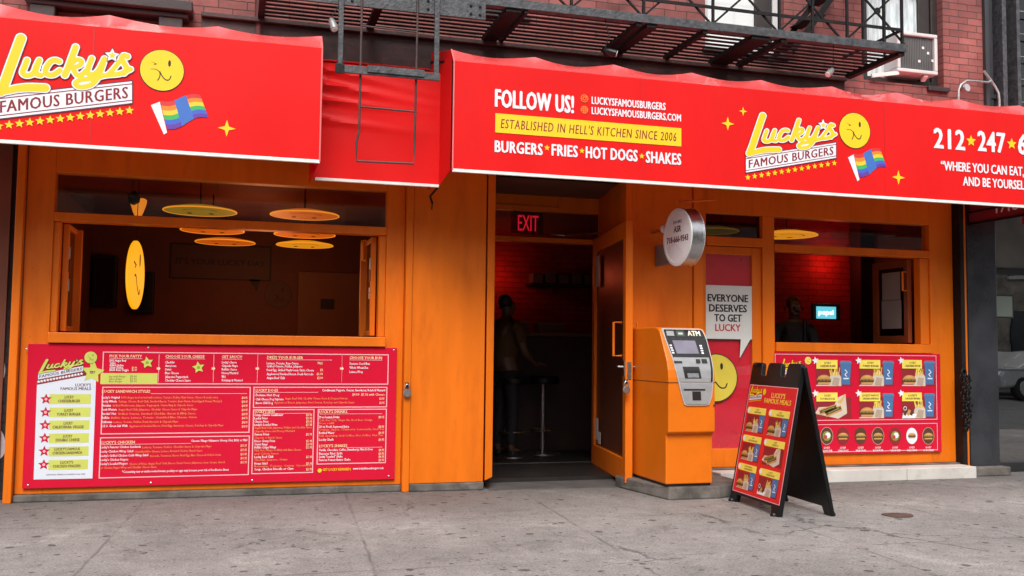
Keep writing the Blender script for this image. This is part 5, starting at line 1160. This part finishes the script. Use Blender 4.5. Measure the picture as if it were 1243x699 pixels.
# counter, shelf, stools
CT = thing('service_counter', 'dark service counter with a lighter top inside the doorway', 'counter', (3.4, 10.2, .05))
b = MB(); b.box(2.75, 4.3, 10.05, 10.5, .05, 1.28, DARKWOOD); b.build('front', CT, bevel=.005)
b = MB(); b.box(2.70, 4.35, 9.98, 10.55, 1.281, 1.325, mat('counter_top_wood', (.10, .05, .03), .4, var=.2)); b.build('top', CT, bevel=.006)
for lab, x, y, w, h in (('pale cardboard box on the dark counter', 3.0, 10.2, .13, .10), ('low stack of boxes on the dark counter', 3.25, 10.25, .30, .09)):
    b = MB(); b.box(x, x+w, y, y+.2, 1.327, 1.327+h, mat('box_card', (.14, .09, .06), .7)); b.box(x-.004, x+w+.004, y-.004, y+.204, 1.327+h+.001, 1.327+h+.02, mat('box_lid_card', (.18, .12, .08), .7))
    tag(b.build('takeout_box', bevel=.003), lab, 'box')
SHF = thing('wall_shelf', 'wall shelf of pale boxes high on the red brick wall inside', 'shelf', (3.9, 11.5, 1.9))
b = MB(); b.box(3.5, 4.4, 11.35, 11.598, 1.93, 1.96, DARKWOOD); b.build('board', SHF)
b = MB(); 
for i in range(5): b.box(3.53+.17*i, 3.66+.17*i, 11.37, 11.56, 1.962, 2.08+.03*(i % 2), mat('shelf_box_card', (.16, .10, .08), .7))
tag(b.build('shelf_box', bevel=.004), 'row of pale boxes standing on the wall shelf inside', 'box')
def stool(label, x, y):
    T_ = thing('bar_stool', label, 'bar stool', (x, y, .05), 'bar stools at the counter')
    b = MB(); b.lathe((x, y, .78), (0, 0, 1), [(.16, 0), (.175, .02), (.175, .06), (.15, .085)], PLASTIC_BLK, 24); b.build('seat', T_, smooth=True)
    b = MB(); b.tube([(x, y, .07), (x, y, .78)], .018, GALV, 10); b.lathe((x, y, .05), (0, 0, 1), [(.19, 0), (.19, .012), (.03, .03)], STEEL, 24); b.torus((x, y, .3), (0, 0, 1), .13, .010, STEEL, 20, 6); b.build('leg', T_, smooth=True)
stool('nearer bar stool with steel post inside the doorway', 2.76, 9.55); stool('bar stool beside the counter further right inside the doorway', 3.15, 9.75)
# people
def skin_body(name, J, E_, m, parent=None, sub=2):
    me = bpy.data.meshes.new(name); ks = list(J); o0 = ORG.get(parent.name, Vector()) if parent else Vector()
    me.from_pydata([tuple(Vector(J[k][0])-o0) for k in ks], [(ks.index(a), ks.index(b_)) for a, b_ in E_], [])
    ob = bpy.data.objects.new(name, me); COL.objects.link(ob); ob.parent = parent; ORG[ob.name] = o0.copy()
    md = ob.modifiers.new('skin', 'SKIN'); md.use_smooth_shade = True
    for i, k in enumerate(ks):
        r = J[k][1]; me.skin_vertices[0].data[i].radius = r if isinstance(r, tuple) else (r, r)
    me.skin_vertices[0].data[0].use_root = True
    s_ = ob.modifiers.new('sub', 'SUBSURF'); s_.levels = sub; s_.render_levels = sub
    me.materials.append(m); return ob
SKINM = mat('skin', (.10, .048, .030), .5, var=.05); HAIR = mat('dark_hair', (.012, .010, .009), .6, var=.2, scale=40)
def person(label, x, y, z0, face_deg, shirt, trousers, pose='stand', h=1.74):
    T_ = thing('person', label, 'person', (x, y, z0)); k = h/1.74; a = R(face_deg); fx, rt = Vector((math.sin(a), math.cos(a), 0)), Vector((math.cos(a), -math.sin(a), 0)); o = Vector((x, y, z0))
    q = lambda f, r_, z: o+fx*f*k+rt*r_*k+Vector((0, 0, z*k))
    J = {'pel': (q(0, 0, .93), (.13*k, .10*k)), 'waist': (q(0, 0, 1.08), (.125*k, .09*k)), 'chest': (q(.01, 0, 1.28), (.15*k, .105*k)), 'shb': (q(0, 0, 1.41), (.10*k, .08*k)), 'neck': (q(.01, 0, 1.50), .052*k), 'jaw': (q(.035, 0, 1.565), (.062*k, .075*k)), 'head': (q(.02, 0, 1.63), (.078*k, .098*k)), 'crown': (q(.01, 0, 1.70), (.06*k, .075*k)), 'nose': (q(.125, 0, 1.60), .014*k)}
    E_ = [('pel', 'waist'), ('waist', 'chest'), ('chest', 'shb'), ('shb', 'neck'), ('neck', 'jaw'), ('jaw', 'head'), ('head', 'crown'), ('head', 'nose')]
    for s, sg in (('l', -1), ('r', 1)):
        J['sh'+s] = (q(0, .17*sg, 1.40), .06*k); J['el'+s] = (q(.05, .24*sg, 1.12), .045*k); J['wr'+s] = (q(.25, .20*sg, 1.0), .030*k); J['pa'+s] = (q(.32, .19*sg, 1.0), (.035*k, .018*k))
        E_ += [('shb', 'sh'+s), ('sh'+s, 'el'+s), ('el'+s, 'wr'+s), ('wr'+s, 'pa'+s)]
        for i, (dr, ln) in enumerate(((-.026, .075), (-.009, .085), (.009, .08), (.026, .065))):
            J['f%d%s' % (i, s)] = (q(.36+ln*.3, .19*sg+dr, .995), .0085*k); J['g%d%s' % (i, s)] = (q(.36+ln, .19*sg+dr*1.1, .975), .0075*k); E_ += [('pa'+s, 'f%d%s' % (i, s)), ('f%d%s' % (i, s), 'g%d%s' % (i, s))]
        J['t'+s] = (q(.34, .19*sg-.05*sg, .99), .0095*k); E_.append(('pa'+s, 't'+s))
        J['hp'+s] = (q(0, .09*sg, .88), .085*k); J['kn'+s] = (q(.02, .10*sg, .48), .058*k); J['an'+s] = (q(-.01, .10*sg, .09), .040*k); J['to'+s] = (q(.15, .11*sg, .035), (.035*k, .028*k)); E_ += [('pel', 'hp'+s), ('hp'+s, 'kn'+s), ('kn'+s, 'an'+s), ('an'+s, 'to'+s)]
    skin_body('body', J, E_, SKINM, T_)
    sh = {'pel': (q(0, 0, .90), (.155*k, .12*k)), 'waist': (q(0, 0, 1.08), (.145*k, .11*k)), 'chest': (q(.01, 0, 1.28), (.17*k, .122*k)), 'shb': (q(0, 0, 1.42), (.11*k, .09*k))}; e2 = [('pel', 'waist'), ('waist', 'chest'), ('chest', 'shb')]
    for s, sg in (('l', -1), ('r', 1)): sh['s'+s] = (q(0, .175*sg, 1.40), .075*k); sh['e'+s] = (q(.035, .225*sg, 1.2), .062*k); e2 += [('shb', 's'+s), ('s'+s, 'e'+s)]
    skin_body('shirt', sh, e2, shirt, T_)
    tr_ = {'pel': (q(0, 0, .93), (.148*k, .115*k))}; e3 = []
    for s, sg in (('l', -1), ('r', 1)): tr_['h'+s] = (q(0, .09*sg, .85), .098*k); tr_['k'+s] = (q(.02, .10*sg, .48), .072*k); tr_['a'+s] = (q(-.005, .10*sg, .11), .060*k); e3 += [('pel', 'h'+s), ('h'+s, 'k'+s), ('k'+s, 'a'+s)]
    skin_body('trousers', tr_, e3, trousers, T_)
    hr = {'b': (q(-.035, 0, 1.60), (.075*k, .07*k)), 'c': (q(-.01, 0, 1.69), (.085*k, .098*k)), 'd': (q(.03, 0, 1.725), (.06*k, .06*k))}
    for s, sg in (('l', -1), ('r', 1)): skin_body('shoe', {'a': (q(-.03, .10*sg, .05), (.05*k, .042*k)), 'b': (q(.06, .105*sg, .045), (.05*k, .036*k)), 'c': (q(.19, .11*sg, .035), (.042*k, .028*k))}, [('a', 'b'), ('b', 'c')], BLACK_P, T_)
    skin_body('hair', hr, [('b', 'c'), ('c', 'd')], HAIR, T_)
    for sg in (-1, 1):
        b = MB(); b.lathe(q(.108, .032*sg, 1.635), fx, [(.012*k, -.01), (.012*k, .0), (.006*k, .006)], mat('eye_white', (.3, .28, .27), .4), 10); b.lathe(q(.113, .032*sg, 1.635), fx, [(.006*k, -.004), (.006*k, .003)], BLACK_P, 8); b.build('eye', T_)
        b = MB(); b.lathe(q(.01, .082*sg, 1.615), rt*sg, [(.012*k, 0), (.030*k, .008), (.026*k, .016)], SKINM, 10); b.build('ear', T_, smooth=True)
    b = MB(); b.bar(q(.112, -.022, 1.555), q(.112, .022, 1.555), .010, .008, TOMATO); b.build('mouth', T_)
person('person in a mustard shirt standing just inside the open doorway', 2.68, 9.55, .05, 60, mat('mustard_shirt', (.07, .035, .008), .8), mat('dark_trousers', (.012, .012, .014), .8), h=1.64)
person('person in dark clothes working behind the counter in the right window', 5.55, 8.80, .05, 200, mat('black_shirt', (.02, .018, .02), .8), mat('black_trousers', (.015, .015, .018), .8), h=1.66)
# counter, till and papers in the right window
CR = thing('till_counter', 'dark counter with papers behind the right window', 'counter', (5.4, 8.45, .05))
b = MB(); b.box(4.75, 6.15, 8.3, 8.55, .05, 1.17, DARKWOOD); b.build('front', CR); b = MB(); b.box(4.7, 6.17, 8.26, 8.6, 1.171, 1.21, mat('till_counter_top', (.05, .03, .025), .4)); b.build('top', CR, bevel=.005)
TL = thing('till_screen', 'lit blue till screen with white word behind the right window', 'till screen', tuple(on(1003, 386, 8.5)))
a, c = on(987, 388, 8.5), on(1020, 369, 8.5); b = MB(); b.box(a.x, c.x, 8.5, 8.54, a.z, c.z, PLASTIC_BLK); b.build('casing', TL, bevel=.004)
a, c = on(991, 386.5, 8.497), on(1014.5, 372.5, 8.497); b = MB(); b.box(a.x, c.x, 8.494, 8.498, a.z, c.z, mat('lit_cyan_screen', (.05, .2, .25), .3, emit=(.12, .55, .68), estr=.6)); b.build('screen', TL)
S9 = Sheet((0, 8.492, 0)); b = MB(); S9.ptext(b, 'pepsi', (993.5, 381.6), (1012, 381.8), 375.6, mat('lit_white_letter', (.8, .8, .8), .5, emit=(.85, .95, 1), estr=.8), 1, level=True, bold=.04); b.build('lettering', TL, fix=False)
b = MB(); b.tube([(5.5, 8.53, 1.212), (5.5, 8.52, 1.47)], .02, PLASTIC_BLK); b.build('stand', TL)
for lab, y0_, y1_, z0_, z1_ in (('upper white paper sheet taped on the folded sash of the right window', 7.95, 8.22, 1.66, 1.93), ('lower white paper sheet taped on the folded sash of the right window', 7.94, 8.23, 1.38, 1.655)):
    b = MB(); b.box(6.184, 6.187, y0_, y1_, z0_, z1_, mat('shaded_white_paper', (.26, .22, .21), .8)); tag(b.build('paper_sheet'), lab, 'paper', 'paper sheets in the right window')  # white sheets toned down, the dim room is painted into their colour
# red lamps by the brick walls, and an unseen warm fill added in the left room
def lamp(name, p, col, e, size=.1):
    L = bpy.data.lights.new(name, 'POINT'); L.energy = e; L.color = col; L.shadow_soft_size = size; o = bpy.data.objects.new(name, L); COL.objects.link(o); o.location = p
lamp('red_wall_light', (6.38, 9.30, 2.16), (1, .09, .045), 1.7); lamp('red_wall_light', (3.05, 11.3, 2.05), (1, .13, .05), 1.3)
lamp('room_fill', (.3, 10.2, 1.75), (1, .36, .15), 9, .3)

# ------------------------------------------------------------------ neighbours
NL = thing('neighbour_wall', 'dark painted brick wall with pale graffiti at the left edge', 'wall', (-3, 7.9, 0))
b = MB(); b.box(-7.5, -1.54, 7.86, 8.1, 0, 2.615, BRICK_DK); b.build('brickwork', NL)
b = MB(); S10 = Sheet((0, 7.858, 0)); GR = mat('pale_spray_paint', (.36, .34, .36), .8, var=.2)
S10.stroke(b, smooth([S10.px(-14, 530), S10.px(-4, 522), S10.px(3, 535), S10.px(1, 552), S10.px(-10, 556)], 6), .035, GR, 1); S10.stroke(b, smooth([S10.px(-9, 430), S10.px(2, 440), S10.px(3, 455), S10.px(-6, 470)], 6), .03, GR, 1); S10.stroke(b, smooth([S10.px(-3, 365), S10.px(3, 380), S10.px(0, 398)], 6), .02, GR, 2)
b.build('graffiti', NL, fix=False)
NB = thing('neighbour_building', 'dark metal clad neighbour building with glass entrance and dark windows at the right edge', 'building', (8.5, 7.7, 0))
CLAD = mat('dark_metal_cladding', (.10, .105, .12), .28, var=.35, scale=2.2, bump=.18, bscale=5, metal=.8, dirt=(.14, .13, .12, .35), dscale=3)
b = MB(); b.box(6.735, 7.07, 7.68, 8.1, .085, 2.62, CLAD); b.build('entrance_pillar', NB, bevel=.006)
b = MB(); b.box(6.66, 7.10, 7.58, 8.1, 0, .083, CONC); b.build('pillar_base', NB, bevel=.01)
DM = mat('black_door_metal', (.02, .02, .022), .4, var=.2)
b = MB()
for q in ((7.072, 9.6, .0, .09), (7.072, 9.6, 1.93, 1.99), (7.072, 7.115, .09, 1.93), (8.1, 8.2, .09, 1.93), (7.072, 9.6, .98, 1.0)): b.box(q[0], q[1], 7.82, 7.90, q[2]+.0005, q[3]-.0005, DM)
ed = b.build('entrance_frame', NB, bevel=.003)
MIR = glass('street_door_glass', (.25, .26, .26), 3.6)
b = MB(); b.box(7.117, 9.5, 7.85, 7.856, .09, .979, MIR); b.box(7.117, 9.5, 7.85, 7.856, 1.001, 1.929, MIR); b.build('entrance_glass', NB)
b = MB(); b.box(7.072, 9.6, 7.84, 7.86, 1.992, 2.62, mat('transom_reflection_grey', (.17, .175, .16), .35, var=.35, scale=2.5)); b.build('transom_panel', NB)  # clear transom, its street reflection painted as grey-green
b = MB(); b.box(7.2, 7.42, 7.846, 7.849, 1.50, 1.73, DM); b.box(7.215, 7.405, 7.844, 7.8455, 1.515, 1.715, flat('reflected_sign_green', (.20, .24, .20))); b.build('reflected_sign', NB)  # sign frame mirrored in the door, painted as a panel on the glass
b = MB(); b.box(7.072, 10, 7.91, 9.5, 0, .02, FLOOR_IN); b.box(7.072, 10, 9.5, 9.6, 0, 2.62, DARKWOOD); b.box(7.0, 7.07, 8.1, 9.6, 0, 2.62, DARKWOOD); b.build('lobby', NB)
b = MB(); b.box(7.0, 11, 7.95, 8.2, 2.62, 6.4, DARKWOOD); b.build('upper_wall', NB)
b = MB(); DG = mat('dark_grey_window_metal', (.035, .036, .04), .45, var=.3); x_ = lambda px: on(px, 60, 7.72).x
for xa, xb, yy in ((6.982, 7.02, 7.66), (7.05, 7.11, 7.74), (7.13, 7.16, 7.76), (7.185, 7.235, 7.66), (7.36, 7.40, 7.66), (8.0, 8.06, 7.66)): b.box(xa, xb, yy, 7.95, 2.62, 6.4, DG if yy > 7.7 or xa < 7.1 else IRON_GREY)
for z in (3.63, 3.86, 4.09, 4.32, 4.55): b.box(7.40, 8.0, 7.70, 7.715, z, z+.012, SILV)
b.box(7.02, 7.18, 7.75, 7.94, 3.66, 3.70, DG)
b.build('window_frame', NB, bevel=.003)
b = MB(); b.box(7.24, 8.0, 7.80, 7.806, 2.62, 6.4, DGLASS); b.build('window_pane', NB)
NA = thing('neighbour_awning', 'dark red neighbour awning with white number 1718 on its end', 'awning', (7.5, 7.3, 2.4))
WINE = mat('dark_red_canvas', (.26, .016, .026), .7, var=.15, scale=4, bump=.2, bscale=80)
b = MB(); ZA = 2.385; b.box(6.765, 6.775, 6.80, 7.69, ZA, 2.58, WINE); b.box(6.776, 9.6, 6.80, 6.81, ZA, 2.58, WINE); b.add([(6.765, 6.80, 2.585), (9.6, 6.80, 2.585), (9.6, 7.69, 2.75), (6.765, 7.69, 2.75)], [(0, 1, 2, 3)], WINE); b.build('canvas', NA)
b = MB(); b.tube([(6.76, 7.69, ZA), (6.76, 6.80, ZA)], .012, IRON); b.tube([(6.755, 7.69, ZA+.11), (6.755, 6.95, ZA+.115)], .008, IRON); b.build('frame_rod', NA)
S11 = Sheet((6.763, 7.69, ZA), (0, -1, 0), (0, 0, 1)); b = MB()
e0, e1 = S11.px(1209, 266), S11.px(1236, 260); S11.text(b, '1718', (e0.x, .06), (e1.x, .06), .09, WHITE, 1, bold=.03); b.build('lettering', NA, fix=False)

# ------------------------------------------------------------------ across the street (seen only as reflections)
OB = thing('opposite_building', 'tan brick apartment building across the street', 'building', (20, -16.2, 0))
b = MB(); b.box(-30, 58, -17.2, -16.2, 0, 11, BRICK_OPP); b.build('wall', OB)
b = MB(); b2 = MB()
for i in range(22):
    for j in range(3):
        x, z = -27+3.8*i, 1.0+3.4*j; b.box(x, x+1.2, -16.19, -16.13, z, z+2, DGLASS if False else mat('opposite_window_dark', (.03, .035, .04), .1)); b2.box(x-.1, x+1.3, -16.19, -16.05, z-.15, z-.01, MARBLE)
b.build('window', OB); b2.build('window_sill', OB)
SV = mat('silver_car_paint', (.55, .56, .57), .25, var=.03, metal=.4, coat=.6); TYRE = mat('black_tyre', (.02, .02, .02), .8); CG = mat('car_dark_glass', (.02, .024, .028), .05)
def car(label, x, y, m):
    T_ = thing('parked_car', label, 'car', (x, y, -.14), 'cars parked across the street'); z = -.14
    side = [(-2.2, .35), (-2.22, .7), (-2.1, .88), (-1.5, .95), (-.75, 1.42), (.75, 1.46), (1.65, 1.02), (2.1, .92), (2.2, .6), (2.18, .35)]
    b = MB(); b.hexa([(x+p, y-.85, z+q) for p, q in side], [(x+p, y+.85, z+q) for p, q in side], m); b.build('body', T_, bevel=.07, seg=3)
    b = MB(); gs = [(-1.3, .98), (-.72, 1.36), (.70, 1.40), (1.35, 1.02)]; b.hexa([(x+p, y+.855, z+q) for p, q in gs], [(x+p, y+.862, z+q) for p, q in gs], CG); b.build('window', T_)
    for px_ in (-1.38, 1.38):
        for s in (-1, 1):
            b = MB(); b.lathe((x+px_, y+s*.70, z+.32), (0, s, 0), [(.32, 0), (.33, .04), (.33, .15), (.30, .18)], TYRE, 24); w_ = b.build('wheel', T_, smooth=True)
            b = MB(); b.lathe((x+px_, y+s*.881, z+.32), (0, s, 0), [(.2, 0), (.19, .01)], STEEL, 16); b.build('rim', w_)
car('silver car parked across the street', 23.5, -8.2, SV); car('dark car parked across the street', 30, -8.2, CLAD); car('white car parked across the street', 15.5, -8.2, ACW)
print('objects', len(bpy.data.objects), 'polys', sum(len(o.data.polygons) for o in bpy.data.objects if o.type == 'MESH'))
